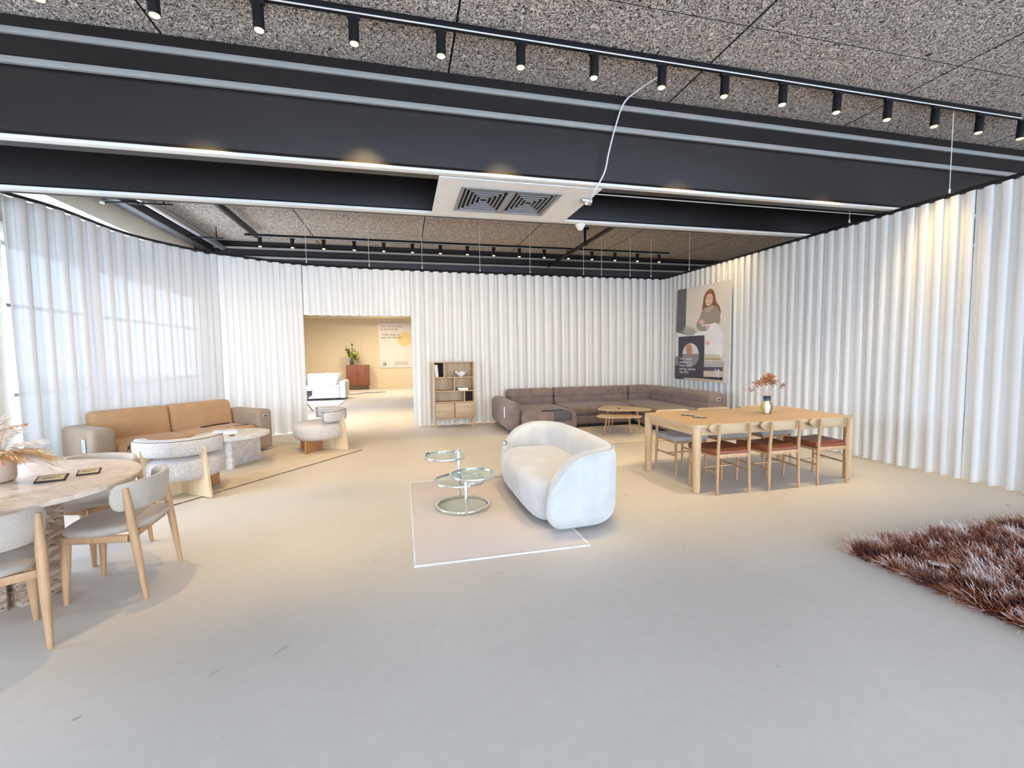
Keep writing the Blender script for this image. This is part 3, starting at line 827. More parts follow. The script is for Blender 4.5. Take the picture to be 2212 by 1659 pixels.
# ================================================================ cream loveseat, rug, chrome table
t = thing('loveseat', 'cream velvet loveseat with a rounded shell back, standing on the herringbone rug', 'sofa', (1.50, 4.32, 0.012), PI/2)
LX, LY = .84, .31
path = []
def ss(tt):
    """centreline from front-left tip round the back to the front-right tip"""
    K = 90; pts = []
    pts.append((-LX*.985, LY+.06)); 
    for i in range(1, 10): pts.append((-LX-.012*math.sin(PI*i/10), LY+.06-(LY+.06)*i/10))
    for k in range(41):
        a = PI+PI*k/40; c, s = math.cos(a), math.sin(a)
        pts.append((LX*math.copysign(abs(c)**(2/3.6), c), .02+(LY+.0)*math.copysign(abs(s)**(2/2.9), s)))
    for i in range(1, 10): pts.append((LX+.012*math.sin(PI*i/10), (LY+.06)*i/10))
    pts.append((LX*.985, LY+.06)); return pts
pts = [Vector((x, y, 0)) for x, y in ss(0)]
cl = [0]
for a, b in zip(pts, pts[1:]): cl.append(cl[-1]+(b-a).length)
L = cl[-1]
def pt(s):
    for i in range(len(cl)-1):
        if cl[i+1] >= s or i == len(cl)-2:
            f = (s-cl[i])/((cl[i+1]-cl[i]) or 1); return pts[i].lerp(pts[i+1], min(1, max(0, f)))
bm = BM(); rows = []; n = 110; drop = .52
for i in range(n+1):
    w = (1-math.cos(PI*i/n))/2; s = L*w
    p = pt(s); d = (pt(min(L, s+.02))-pt(max(0, s-.02))).normalized(); nr = Vector((d.y, -d.x, 0))   # outward
    e = min(s, L-s); q = max(0, 1-e/drop); Hh = .16+(.685-.16)*(max(0, 1-q**2.7))**.46
    e2 = min(1, e/.10); th = .095*(.35+.65*math.sqrt(max(0, 1-(1-e2)**2)))
    ring = []; z0 = .028+.09*max(0, 1-e/.12)**2
    for k in range(24):
        a = 2*PI*k/24; c, s_ = math.cos(a), math.sin(a)
        ox = th*math.copysign(abs(c)**(2/3.2), c); up = math.copysign(abs(s_)**(2/6), s_)
        hz = (Hh-z0)/2; z = z0+hz+hz*up
        rr = 0
        low = max(0, 1-(z-z0)/.14); outw = -.05*low**2 if c > 0 else 0
        lean = .02*max(0, (z-.25))
        ring.append(bm.verts.new(p+nr*(ox+outw+lean)+Vector((0, 0, z))))
    rows.append(ring)
for A_, B_ in zip(rows, rows[1:]):
    for k in range(24): bm.faces.new((A_[k], A_[(k+1) % 24], B_[(k+1) % 24], B_[k]))
bm.faces.new(rows[0][::-1]); bm.faces.new(rows[-1])
obj('shell_back', bm, M['cream'], t)
bm = BM()
ol = superell(.76, .42, 5.0, 72); stack(bm, [(x, y+.045) for x, y in ol], [(.14, .032), (.06, .045), (.02, .09), (.0, .17), (.0, .30), (.012, .35), (.04, .395), (.09, .425), (.18, .438), (.30, .442)])
obj('seat', bm, M['cream'], t)
bm = BM(); box(bm, (0, 0, .03), (1.35, .46, .055), .01)
obj('plinth', bm, M['blackp'], t)
for sgn in (-1, 1):     # curved seam where the side panel meets the shell
    bm = BM(); P_ = []
    for k in range(26):
        s = (.02+.75*k/25); s2 = s if sgn < 0 else L-s
        p = pt(s2); d = (pt(min(L, s2+.02))-pt(max(0, s2-.02))).normalized(); nr = Vector((d.y, -d.x, 0))
        q = max(0, 1-s/drop); Hh = .16+.54*(max(0, 1-q**2.7))**.46
        z_ = .028+.09*max(0, 1-min(s, .12)/.12)**2; e2 = min(1, s/.10); th_ = .095*(.35+.65*math.sqrt(max(0, 1-(1-e2)**2)))
        P_.append(p+nr*(.74*th_+.02*max(0, Hh-.25))+Vector((0, 0, z_+(Hh-z_)/2*1.925)))
    tube(bm, P_, .005, 6); obj('seam', bm, M['cream'], t)
for sx in (-.6, .6):
    for sy in (-.16, .2):
        bm = BM(); lathe(bm, [(.03, -.0), (.03, .05)], 16, (sx, sy, 0)); obj('foot', bm, M['blackp'], t)
label_box('price_label', 'small dark price label hooked on the far arm of the cream loveseat', (1.145, 5.085, .47), -1.2, None, .06, .05, 'cardblue', tiltx=1.3)

t = thing('herringbone_rug', 'flat pinkish-beige herringbone rug under the chrome table and loveseat', 'rug', (.715, 4.28, .0))
boxobj('rug_field', (0, 0, .005), (1.33, 2.16, .009), M['herring'], t, .002)
bm = BM()
for (c, s) in (((0, -1.085, .006), (1.36, .022, .012)), ((0, 1.085, .006), (1.36, .022, .012)), ((-.672, 0, .006), (.018, 2.17, .012)), ((.672, 0, .006), (.018, 2.17, .012))):
    box(bm, c, s, .003)
obj('bound_edge', bm, M['white_fab'], t)

t = thing('chrome_table', 'round chrome side table with three swivelling glass discs on the herringbone rug', 'side table', (.54, 4.365, .012))
def ring(name, c, r, h, mat, parent, thk=.009):
    bm = BM(); sg = 64; vs = []
    for k in range(sg):
        a = 2*PI*k/sg
        vs.append([bm.verts.new((c[0]+rr*math.cos(a), c[1]+rr*math.sin(a), c[2]+zz)) for rr, zz in ((r-thk, .002), (r-thk+.002, 0), (r-.002, 0), (r, .003), (r, h-.003), (r-.002, h), (r-thk+.002, h), (r-thk, h-.002))])
    for i in range(sg):
        for k in range(8): bm.faces.new((vs[i][k], vs[i][(k+1) % 8], vs[(i+1) % sg][(k+1) % 8], vs[(i+1) % sg][k]))
    return obj(name, bm, mat, parent)
ring('base_ring', (0, 0, 0), .268, .026, M['chrome'], t, .018)
for (x, y, z1) in ((.0, -.262, .345), (.0, .258, .52)):
    bm = BM(); lathe(bm, [(.016, .0), (.0165, .004), (.0165, z1-.004), (.014, z1)], 20, (x, y, 0)); obj('post', bm, M['chrome'], t)
for (c, z, r) in (((-.165, .02), .495, .205), ((.09, -.14), .335, .225), ((-.03, -.0), .25, .255)):
    rg = ring('disc_frame', (c[0], c[1], z), r, .024, M['chrome'], t, .010)
    bm = BM(); lathe(bm, [(r-.011, z+.012), (r-.011, z+.020)], 56, (c[0], c[1], 0)); obj('glass_disc', bm, M['tglass'], rg)
    # arm to its post
    px_, py_ = (0, .258) if z > .3 and c[0] < 0 else ((0, -.262) if c[0] > 0 else (0, .258))
    bm = BM(); v = Vector((c[0]-px_, c[1]-py_, 0)); dd = v.length; e = Vector((px_, py_, z+.006))+v.normalized()*max(.02, dd-r+.02)
    tube(bm, [(px_, py_, z+.006), e], .008, 8); obj('swivel_arm', bm, M['chrome'], rg)
label_box('price_label', 'tiny dark price clip on the rim of the highest glass disc', (.215, 4.475, .532), .6, None, .035, .02, 'inkgrey')

# ================================================================ corner sofa group
t = thing('corner_sofa', 'large mole-grey tufted corner sofa with chaise in the back right corner', 'sofa', (3.9, 8.6, .0105))
ox, oy = 3.9, 8.6
def cush(name, x0, x1, y0, y1, z0, z1, r, fn_axis=2, tuft=None, a=.02, n=.05, parent=None, mat='mole', ta=.014, tw=.022):
    h = ((x1-x0)/2, (y1-y0)/2, (z1-z0)/2); bm = BM()
    inner = [max(3, int(2*h[i]/n)) for i in range(3)]
    f0 = puff(h, a, None)
    def fn(P):
        Q = P.copy()
        if fn_axis == 2: Q = f0(P)
        if tuft:
            top = P.z > h[2]-r*1.01
            for k, per in tuft:
                d = abs((P[k]/per+.5) % 1-.5)*per; g = ta*math.exp(-(d/tw)**2)
                if top and k != 2: Q.z -= g
                if P.y < -h[1]+r*1.01 and k != 1: Q.y += g
                if P.x < -h[0]+r*1.01 and k != 0: Q.x += g
                if P.x > h[0]-r*1.01 and k != 0: Q.x -= g
        return Q
    rbox(bm, ((x0+x1)/2-ox, (y0+y1)/2-oy, (z0+z1)/2), h, r, inner, fn)
    return obj(name, bm, M[mat], parent or t)
nn = .028
cush('chaise_seat', 2.12, 3.17, 7.80, 9.30, .06, .42, .09, tuft=((0, .262), (1, .262)), n=nn)
cush('seat', 3.18, 4.66, 8.42, 9.30, .24, .42, .07, tuft=((0, .25), (1, .29)), n=nn)
cush('seat', 4.67, 5.55, 7.12, 9.30, .24, .42, .07, tuft=((0, .29), (1, .27)), n=nn)
cush('seat_base', 3.18, 4.66, 8.44, 9.30, .05, .245, .05, tuft=((0, .25),), n=nn)
cush('seat_base', 4.69, 5.55, 7.14, 9.30, .05, .245, .05, tuft=((1, .27),), n=nn)
cush('armrest', 1.84, 2.13, 8.02, 9.55, .06, .60, .115, a=.0, n=.06)
TB = ((0, .245),)
cush('backrest', 2.16, 3.19, 9.22, 9.58, .36, .745, .08, tuft=((0, .25), (2, .23)), n=nn, a=.0)
cush('backrest', 3.20, 4.98, 9.22, 9.58, .36, .745, .08, tuft=((0, .255), (2, .23)), n=nn, a=.0)
cush('backrest', 4.99, 5.62, 9.22, 9.58, .36, .745, .08, tuft=((0, .24), (2, .23)), n=nn, a=.0)
cush('backrest', 5.50, 5.86, 7.14, 9.56, .36, .725, .08, tuft=((1, .27), (2, .23)), n=nn, a=.0)
boxobj('back_frame', (3.90-ox, 9.50-oy, .24), (3.9, .16, .34), M['mole'], t, .03)
boxobj('back_frame', (5.78-ox, 8.35-oy, .24), (.16, 2.42, .38), M['mole'], t, .03)
boxobj('plinth', (2.64-ox, 8.6-oy, .03), (.95, 1.4, .06), M['blackp'], t)
boxobj('plinth', (3.95-ox, 8.9-oy, .03), (1.5, .8, .06), M['blackp'], t)
boxobj('plinth', (5.2-ox, 8.2-oy, .03), (.95, 2.0, .06), M['blackp'], t)

def rug(name, label, c, s, rz, mat, h=.009):
    t = thing(name, label, 'rug', (c[0], c[1], 0), rz)
    bm = BM(); rnd = random.Random(5)
    nx, ny = max(8, int(s[0]/.03)), max(8, int(s[1]/.03))
    ol = []
    for i in range(nx): ol.append((-s[0]/2+s[0]*i/nx, -s[1]/2+rnd.uniform(-.004, .004)))
    for i in range(ny): ol.append((s[0]/2+rnd.uniform(-.004, .004), -s[1]/2+s[1]*i/ny))
    for i in range(nx): ol.append((s[0]/2-s[0]*i/nx, s[1]/2+rnd.uniform(-.004, .004)))
    for i in range(ny): ol.append((-s[0]/2+rnd.uniform(-.004, .004), s[1]/2-s[1]*i/ny))
    prism(bm, ol, .001, h); obj('pile', bm, M[mat], t, smooth=False)
    bm = BM(); tube(bm, [(x*1.001, y*1.001, .0055) for x, y in ol[::2]], .005, 5, closed=True); obj('bound_edge', bm, M['cardtan' if mat != 'wool_rug' else 'piping'], t)
    return t
rug('pale_rug', 'pale cream rug under the two nesting oak tables in front of the grey sofa', (3.92, 7.56), (2.35, 1.66), 0, 'pale_rug')

def nest(name, label, c, rz, lx, ly, z, legs, lean):
    t = thing(name, label, 'coffee table', (c[0], c[1], .0095), rz, 'nesting oak tables')
    ol = []
    for k in range(72):          # soft triangular top
        a = 2*PI*k/72; r = 1/(1+.16*math.cos(3*a)*-1)
        ol.append((lx*r*math.cos(a), ly*r*math.sin(a)))
    bm = BM(); prism(bm, ol, z-.022, z, .008, 3); obj('tabletop', bm, M['oak'], t)
    for (x, y) in legs:
        leg_tube([(x*lean, y*lean, 0), (x, y, z-.022)], [.011, .019], M['oak_pale'], t)
    return t
nest('nesting_table', 'taller of the two nesting oak tables, with a label on top', (4.02, 7.73), -.74, .47, .36, .45, [(.30, -.02), (-.20, .17), (-.20, -.19)], 1.22)
nest('nesting_table', 'lower nesting oak table tucked under the taller one', (3.76, 7.42), -.66, .38, .29, .365, [(.22, .0), (-.15, .13), (-.15, -.14)], 1.25)
label_box('price_label', 'small black price label on the taller nesting oak table', (3.93, 7.66, .4600), -.6, None, .06, .035, 'inkgrey')
bm = BM(); box(bm, (0, 0, 0), (.006, .07, .20), .002)
o = tag(obj('hang_tag', bm, M['card'], loc=(1.832, 8.17, .42)), 'white hang tag on the outside of the grey sofa armrest', 'tag')
label_box('price_label', 'white price label at the right end of the grey corner sofa', (5.68, 7.128, .62), 0, None, .085, .06, 'inkgrey', 'card', tiltx=PI/2)
t = thing('fabric_swatch', 'dark bar with a charcoal fabric sample hanging over the chaise front', 'fabric sample', (2.80, 7.86, .435))
bm = BM(); box(bm, (-.10, .06, .012), (.42, .03, .022), .006); obj('hanger_bar', bm, M['blackp'], t)
bm = BM(); rows = []
for (y, z) in [(.05, .008), (-.01, .005), (-.055, -.02), (-.078, -.06), (-.082, -.12), (-.083, -.17)]:
    rows.append([bm.verts.new((x, y, z)) for x in (-.10, .02, .13, .24)])
for A_, B_ in zip(rows, rows[1:]):
    for k in range(3): bm.faces.new((A_[k], A_[k+1], B_[k+1], B_[k]))
o = obj('sample_cloth', bm, fabric('charcoal_cloth', srgb(104,98,98), None, 300, bstr=.1), t)
sm = o.modifiers.new('s', 'SOLIDIFY'); sm.thickness = .003

# ================================================================ bookcase
t = thing('bookcase', 'oak bookcase with open compartments above two doors, in front of the back curtains', 'bookcase', (1.015, 9.36, 0))
bx0, bx1, by0, by1 = -.415, .415, -.165, .165; th = .018
Z = dict(bot=.20, d=.53, s3=.55, s2=.770, s1=1.052, top=1.37)
bm = BM()
for x in (bx0+th/2, bx1-th/2): box(bm, (x, 0, (.20+1.37)/2), (th, .33, 1.17), .002)
bm.free()
for x in (bx0+th/2, bx1-th/2): boxobj('side_panel', (x, 0, (.20+1.37)/2), (th, .33, 1.17), M['oak_v'], t, .002)
boxobj('top_panel', (0, 0, 1.37-th/2), (.826, .33, th), M['oak'], t, .002)
boxobj('bottom_panel', (0, 0, .20+th/2), (.80, .33, th), M['oak'], t, .002)
for z in (.535, .765, 1.05): boxobj('shelf', (0, 0, z), (.796, .32, th), M['oak'], t, .001)
for (x, z0, z1) in ((-.20, 1.059, 1.352), (.005, .774, 1.041), (.21, .544, .756)): boxobj('divider', (x, 0, (z0+z1)/2), (th, .32, z1-z0), M['oak_v'], t, .001)
boxobj('back_panel', (0, .16, .785), (.80, .008, 1.15), M['oak_v'], t)
dk = plain('dark_back_panel', srgb(74,54,48), .8)
boxobj('dark_back', (-.305, .150, 1.205), (.19, .006, .29), dk, t); boxobj('dark_back', (.31, .150, .65), (.19, .006, .21), dk, t)
for x in (-.2, .2): boxobj('door', (x, -.166, .372), (.388, .018, .30), M['oak'], t, .002)
boxobj('base_rail', (0, -.13, .182), (.78, .02, .034), M['oak'], t, .002); boxobj('base_rail', (0, .13, .182), (.78, .02, .034), M['oak'], t, .002)
for sx in (-1, 1):
    for sy in (-1, 1): leg_tube([(sx*.385, sy*.14, 0), (sx*.380, sy*.135, .195)], [.012, .018], M['oak_v'], t)
BKX, BKY = 1.015, 9.36
GB2 = 'white books leaning in the bookcase'
for k, (dx, tl) in enumerate(((-.366, .06), (-.330, .07))):
    o = thing('book', ('left' if k == 0 else 'right')+' of two white books leaning in the top left compartment of the bookcase', 'book', (BKX+dx, BKY-.05, 1.0595), 0, GB2)
    T = Matrix.Rotation(-tl, 4, 'Y')
    bm = BM(); box(bm, (0, 0, .128), (.030, .19, .25), .003); bmesh.ops.transform(bm, matrix=T, verts=bm.verts); obj('cover', bm, M['whitep'], o)
    bm = BM(); box(bm, (0, .004, .128), (.024, .184, .252), .0); bmesh.ops.transform(bm, matrix=T, verts=bm.verts); obj('pages', bm, M['card'], o)
for k, (dx, z, w) in enumerate(((.19, .7745, .20), (.175, .8005, .215))):
    o = thing('book', ('lower' if k == 0 else 'upper')+' of two white books lying flat in the middle right compartment', 'book', (BKX+dx, BKY-.06, z), .03*k, 'white books lying in the bookcase')
    bm = BM(); box(bm, (0, 0, .0125), (w, .16, .025), .002); obj('cover', bm, M['whitep'], o)
    bm = BM(); box(bm, (0, -.004, .0125), (w-.01, .158, .019)); obj('pages', bm, M['card'], o)
t = thing('sculptural_bowl', 'white crumpled sculptural bowl in the top right compartment of the bookcase', 'bowl', (BKX+.155, BKY-.05, 1.0595))
bm = BM(); sg = 40; rr = []
rnd = random.Random(11)
for (r, z) in [(.0, .004), (.035, .0), (.045, .01), (.075, .04), (.095, .07), (.105, .088), (.098, .085), (.07, .045), (.03, .018), (.0, .014)]:
    ring_ = []
    for k in range(sg):
        a = 2*PI*k/sg; f = 1+.14*math.sin(5*a)*min(1, z/.05)+.08*math.sin(9*a+1)*min(1, z/.05)
        ring_.append(bm.verts.new((r*f*math.cos(a)+1e-5*k, r*f*math.sin(a)*.8, z*(1+.22*math.sin(3*a)+.12*math.sin(8*a)))))
    rr.append(ring_)
for A_, B_ in zip(rr, rr[1:]):
    for k in range(sg): bm.faces.new((A_[k], A_[(k+1) % sg], B_[(k+1) % sg], B_[k]))
obj('bowl_body', bm, M['whitep'], t)
bm = BM(); bmesh.ops.create_icosphere(bm, subdivisions=2, radius=.03, matrix=Matrix.Translation((-.01, 0, .085)) @ Matrix.Diagonal((1.1, .8, .8, 1))); obj('shell_ornament', bm, M['whitep'], t)
bm = BM(); lathe(bm, [(.02, 0), (.034, .006), (.034, .009), (.018, .004)], 24); tag(obj('small_dish', bm, M['whitep'], loc=(BKX-.115, BKY-.09, 1.0595)), 'tiny pale dish beside the divider in the top compartment of the bookcase', 'dish')

# ================================================================ tan sofa group
RZ = math.radians(-130.5)
t = thing('three_seat_sofa', 'long tan wool sofa with box arms in front of the sheer curtains', 'sofa', (-3.20, 7.38, .0105), RZ)
def cus(name, c, h, r, inner, mat, parent, fn=None):
    bm = BM(); rbox(bm, c, h, r, inner, fn); return obj(name, bm, M[mat], parent)
for s in (-1, 1):
    def fa(P, s=s): return P
    cus('armrest', (1.0 if s > 0 else -1.055, .02, .355), (.125, .42, .315), .06, (3, 8, 6), 'taupe', t)
cus('backrest_frame', (0, -.40, .36), (.94, .08, .30), .05, (12, 2, 5), 'tan', t)
for s in (-1, 1):
    def fb(P, s=s):
        P = P.copy(); P.y += .02*(1-(P.x/.47)**2)*(1 if P.y > 0 else 0); P.y -= .16*(P.z+.2); return P
    cus('back_cushion', (s*.450-.022, -.27, .61), (.448, .105, .215), .06, (16, 4, 8), 'tan', t, fb)
    h = (.448, .36, .085)
    cus('seat_cushion', (s*.450-.022, .075, .355), h, .06, (16, 12, 3), 'tan', t, puff(h, .02))
cus('seat_base', (0, .03, .17), (.93, .41, .105), .03, (10, 6, 2), 'tan', t)
boxobj('plinth', (0, 0, .03), (1.9, .7, .06), M['blackp'], t)
def w3(ob, x, y, z):
    a = ob.rotation_euler.z; return (ob.location.x+x*math.cos(a)-y*math.sin(a), ob.location.y+x*math.sin(a)+y*math.cos(a), z)
# local +X of the sofa points towards the camera end
q = w3(t, 1.134, .26, .52)
tt = thing('hang_tag', 'large pale hang tag on the near arm of the tan sofa', 'tag', q, RZ)
boxobj('tag_card', (0, 0, -.04), (.004, .085, .16), M['cardblue'], tt, .001); boxobj('printed_line', (.003, 0, -.04), (.001, .008, .09), M['inkgrey'], tt)
bm = BM(); tube(bm, [(0, 0, .038), (-.01, .0, .07), (-.03, .0, .11)], .0015, 5); obj('string', bm, M['inkgrey'], tt)
q = w3(t, -1.055, .442, .58)
label_box('price_label', 'small pale-framed price label on the front of the far arm of the tan sofa', q, RZ+PI, None, .075, .04, 'inkgrey', 'card', tiltx=PI/2)
q = w3(t, -.55, -.02, .462)
tt = thing('fabric_swatch', 'dark clip hanger with a string lying on the tan sofa seat', 'fabric sample', q, RZ)
bm = BM(); tube(bm, [(-.22, -.02, .012), (-.05, .0, .016), (.24, .03, .012)], .009, 8); obj('hanger_bar', bm, M['blackp'], tt)
bm = BM(); tube(bm, [(.22, .03, .01), (.10, .14, .006), (.02, .22, .004), (-.02, .31, .003)], .003, 5); obj('string', bm, M['blackp'], tt)
q = w3(t, -.74, .30, .455)
tt = thing('fabric_sample', 'small dark sample strip on the front right corner of the tan sofa seat', 'fabric sample', q, RZ)
boxobj('sample_strip', (0, 0, .004), (.22, .05, .008), M['blackp'], tt, .002)

rug('beige_rug', 'large beige wool rug with dark edge under the stone coffee table and lounge chair', (-2.31, 6.93), (1.95, 2.85), math.radians(-36.2), 'wool_rug')

t = thing('coffee_table', 'round pale stone coffee table on slab legs beside the tan sofa', 'coffee table', (-2.35, 6.955, .0095))
bm = BM(); prism(bm, superell(.46, .46, 2.05, 72), .415, .45, .006, 2); obj('tabletop', bm, M['lime'], t)
for (x, y, a, w) in ((.06, .02, math.radians(62), .74), (-.12, -.16, math.radians(-28), .46)):
    bm = BM(); box(bm, (0, 0, .207), (w, .045, .414), .004, mat=None)
    bmesh.ops.transform(bm, matrix=Matrix.Translation((x, y, 0)) @ Matrix.Rotation(a, 4, 'Z'), verts=bm.verts); obj('slab_leg', bm, M['lime'], t)
for k, (w, z, dz, nm) in enumerate(((.30, .4600, .024, 'lower'), (.27, .4845, .018, 'upper'))):
    o = thing('magazine', '%s of two pale magazines stacked on the stone coffee table' % nm, 'magazine', (-2.46, 7.0, z), .35+.06*k, 'magazines on the stone coffee table')
    bm = BM(); box(bm, (0, 0, dz/2), (w, .20, dz), .002); obj('cover', bm, M['whitep'] if k == 0 else M['cardblue'], o)
    if k: boxobj('cover_picture', (-.02, 0, dz+.0006), (.06, .04, .001), M['cardtan'], o)
    else:
        bm = BM(); box(bm, (0, -.002, dz/2), (w-.01, .198, dz-.006)); obj('pages', bm, M['card'], o)
label_box('price_label', 'small dark price label in front of the magazines on the stone coffee table', (-2.28, 6.73, .4600), .1, None, .065, .035, 'inkgrey')

def lounge(label, grp):
    t = thing('lounge_chair', label, 'armchair', (0,0,0), 0, grp)
    for k, ang in enumerate((-45, -135)):          # two tall rear panels rising to the backrest
        a = math.radians(ang); T = Matrix.Rotation(a, 4, 'Z') @ Matrix.Rotation(PI/2, 4, 'X')
        bm = BM(); prism(bm, [(.0, 0), (.475, 0), (.405, .56), (.33, .56), (.29, .20), (.0, .20)], -.014, .014, .003, 1, T)
        obj('rear_panel', bm, M['ply'], t)
    for ang in (45, 135):
        a = math.radians(ang); T = Matrix.Rotation(a, 4, 'Z') @ Matrix.Rotation(PI/2, 4, 'X')
        bm = BM(); prism(bm, [(.016, 0), (.42, 0), (.42, .20), (.016, .20)], -.014, .014, .003, 1, T)
        obj('front_panel', bm, M['ply_dark'], t)
    bm = BM(); stack(bm, superell(.405, .385, 2.35, 64), [(x, z+.0) for x, z in roundprof(.19, .455, .095, 7)])
    bmesh.ops.transform(bm, matrix=Matrix.Translation((0, .045, 0)), verts=bm.verts)
    obj('seat', bm, M['boucle'], t)
    # curved bolster
    bm = BM(); rows = []; n = 44
    for i in range(n+1):
        a = math.radians(-90-92+184*i/n); e = min(i, n-i)/4.0; f = 1.0 if e >= 1 else math.sqrt(max(.02, 1-(1-e)**2*.5))
        cx, cy = .345*math.cos(a), .335*math.sin(a)+.03
        nr = Vector((math.cos(a), math.sin(a), 0)); ring_ = []
        for k in range(20):
            b = 2*PI*k/20; c, s = math.cos(b), math.sin(b)
            ring_.append(bm.verts.new(Vector((cx, cy, .562))+nr*(.078*f*math.copysign(abs(c)**.62, c))+Vector((0, 0, .094*f*math.copysign(abs(s)**.55, s)))))
        rows.append(ring_)
    for A_, B_ in zip(rows, rows[1:]):
        for k in range(20): bm.faces.new((A_[k], A_[(k+1) % 20], B_[(k+1) % 20], B_[k]))
    for R_, rev in ((rows[0], True), (rows[-1], False)):
        bm.faces.new(R_[::-1] if rev else R_)
    bk = obj('backrest', bm, M['boucle'], t)
    for (rad, zz) in ((.407, .638),):
        bm = BM(); P_ = []
        for i in range(n+1):
            a = math.radians(-90-91+182*i/n); P_.append(((rad)*math.cos(a), (rad-.01)*math.sin(a)+.03, zz))
        tube(bm, P_, .0045, 6); obj('piping', bm, M['piping'], bk)
    for s in (-1, 1):
        a = math.radians(-90+s*91); bm = BM(); c0 = Vector((.345*math.cos(a), .335*math.sin(a)+.03, .562)); nr = Vector((math.cos(a), math.sin(a), 0)); P_ = []
        for k in range(28):
            b = 2*PI*k/28; c, s2 = math.cos(b), math.sin(b)
            P_.append(c0+nr*(.061*math.copysign(abs(c)**.62, c))+Vector((0, 0, .078*math.copysign(abs(s2)**.55, s2))))
        tube(bm, P_, .0045, 6, closed=True); obj('piping', bm, M['piping'], bk)
    bm = BM(); tube(bm, [(0, -.385, .49), (0, -.385, .63)], .003, 5); obj('seam', bm, M['boucle'], bk)
    return t
lc = lounge('speckled lounge chair with its curved back to the camera, nearest of the two', 'speckled lounge chairs')
lc.location = (-2.44, 5.66, .0105); lc.rotation_euler = (0, 0, math.radians(10))
dup(lc, (-1.31, 7.76, .0105), math.radians(107), 'speckled lounge chair seen from the side at the far corner of the beige rug')
label_box('price_label', 'small black price clip on the left end of the near lounge chair backrest', (-2.872, 5.565, .57), -1.4, None, .06, .045, 'cardblue', tiltx=1.45)
t = thing('pouf', 'low taupe upholstered bench behind the round stone table', 'pouf', (-3.90, 5.70, 0), math.radians(8))
bm = BM(); stack(bm, superell(.40, .26, 6, 48), roundprof(.03, .45, .05, 4)); obj('cushion', bm, M['taupe'], t)
boxobj('plinth', (0, 0, .02), (.6, .5, .04), M['blackp'], t)

# ================================================================ round stone dining table and chairs
TC = (-2.56, 3.43)
t = thing('round_dining_table', 'round pink travertine dining table on slab legs at the left edge', 'table', (TC[0], TC[1], 0))
bm = BM(); stack(bm, superell(.775, .745, 2.0, 96), [(.012, .703), (.002, .708), (0, .716), (0, .734), (.004, .739), (.012, .741)]); obj('tabletop', bm, M['traver'], t)
bm = BM(); box(bm, (0, 0, .351), (.42, .24, .702), .006)
bmesh.ops.transform(bm, matrix=Matrix.Translation((.125, .065, 0)) @ Matrix.Rotation(math.radians(150), 4, 'Z'), verts=bm.verts); obj('slab_leg', bm, M['traver_side'], t)
bm = BM(); box(bm, (0, 0, .351), (.42, .12, .702), .006); bmesh.ops.transform(bm, matrix=Matrix.Translation((-.03, -.20, 0)) @ Matrix.Rotation(math.radians(28), 4, 'Z'), verts=bm.verts); obj('slab_leg', bm, M['traver_side'], t)

def shell_chair(label, grp):
    t = thing('upholstered_chair', label, 'chair', (0,0,0), 0, grp)
    for s in (-1, 1):
        leg_tube([(s*.272, -.225, 0), (s*.268, -.1935, .30), (s*.265, -.1725, .50), (s*.262, -.150, .715)], [.013, .023, .024, .016], M['oak_pale'], t, seg=16)
        leg_tube([(s*.205, .215, 0), (s*.200, .205, .25), (s*.195, .195, .425)], [.014, .024, .026], M['oak_pale'], t, seg=16)
        bm = BM(); tube(bm, [(s*.255, -.15, .395), (s*.205, .20, .405)], .019, 8, flat=1.4); obj('side_rail', bm, M['oak_pale'], t)
    boxobj('front_rail', (0, .195, .405), (.38, .026, .045), M['oak_pale'], t, .004)
    bm = BM(); boxw = .50
    box(bm, (0, -.152, .395), (boxw, .024, .045), .004); obj('rear_rail', bm, M['oak_pale'], t)
    ol = []
    for k in range(64):
        a = 2*PI*k/64; c, s = math.cos(a), math.sin(a)
        x = .262*math.copysign(abs(c)**(2/2.9), c); y = .255*math.copysign(abs(s)**(2/2.9), s)
        x *= 1-.10*max(0, -y/.255)*1.0; ol.append((x, y))
    bm = BM(); stack(bm, ol, [(.07, .415), (.02, .42), (.004, .432), (0, .445), (.006, .458), (.02, .467), (.05, .472), (.12, .470), (.2, .466)])
    for v in bm.verts:
        if v.co.y < 0: v.co.z += .05*(v.co.y/.255)**2*.5
    obj('seat', bm, M['greige'], t)
    bm = BM(); rows = []; n = 72
    for i in range(n+1):
        u = -1+2*i/n; a = math.radians(-90+66*u)
        cx, cy = .283*math.sin(math.radians(66*u))/math.sin(math.radians(66))*1.0, -.235+.16*abs(u)**2.2
        tx = Vector((1, .16*2.2*abs(u)**1.2*math.copysign(1, u)/.283, 0)).normalized(); nr = Vector((tx.y, -tx.x, 0))
        hh = .095*(1-.16*max(0, (abs(u)-.55)/.45)**2.0); zc = .655-.0*u
        e = min(1, min(i, n-i)/5.0); f = .35+.65*math.sqrt(1-(1-e)**2); ring_ = []
        for k in range(16):
            b = 2*PI*k/16; c, s = math.cos(b), math.sin(b)
            z = hh*f*math.copysign(abs(s)**.5, s)
            ring_.append(bm.verts.new(Vector((cx, cy, zc+z))+nr*(.020*f*math.copysign(abs(c)**.6, c)+.10*z)))
        rows.append(ring_)
    for A_, B_ in zip(rows, rows[1:]):
        for k in range(16): bm.faces.new((A_[k], A_[(k+1) % 16], B_[(k+1) % 16], B_[k]))
    bm.faces.new(rows[0][::-1]); bm.faces.new(rows[-1])
    obj('backrest', bm, M['greige'], t)
    return t
GC = 'upholstered chairs round the travertine table'
def seat_at(deg, r, obj_=None, label=None):
    a = math.radians(deg); loc = (TC[0]+r*math.cos(a), TC[1]+r*math.sin(a), 0); rz = a+PI/2
    if obj_: return dup(obj_, loc, rz, label)
    return loc, rz
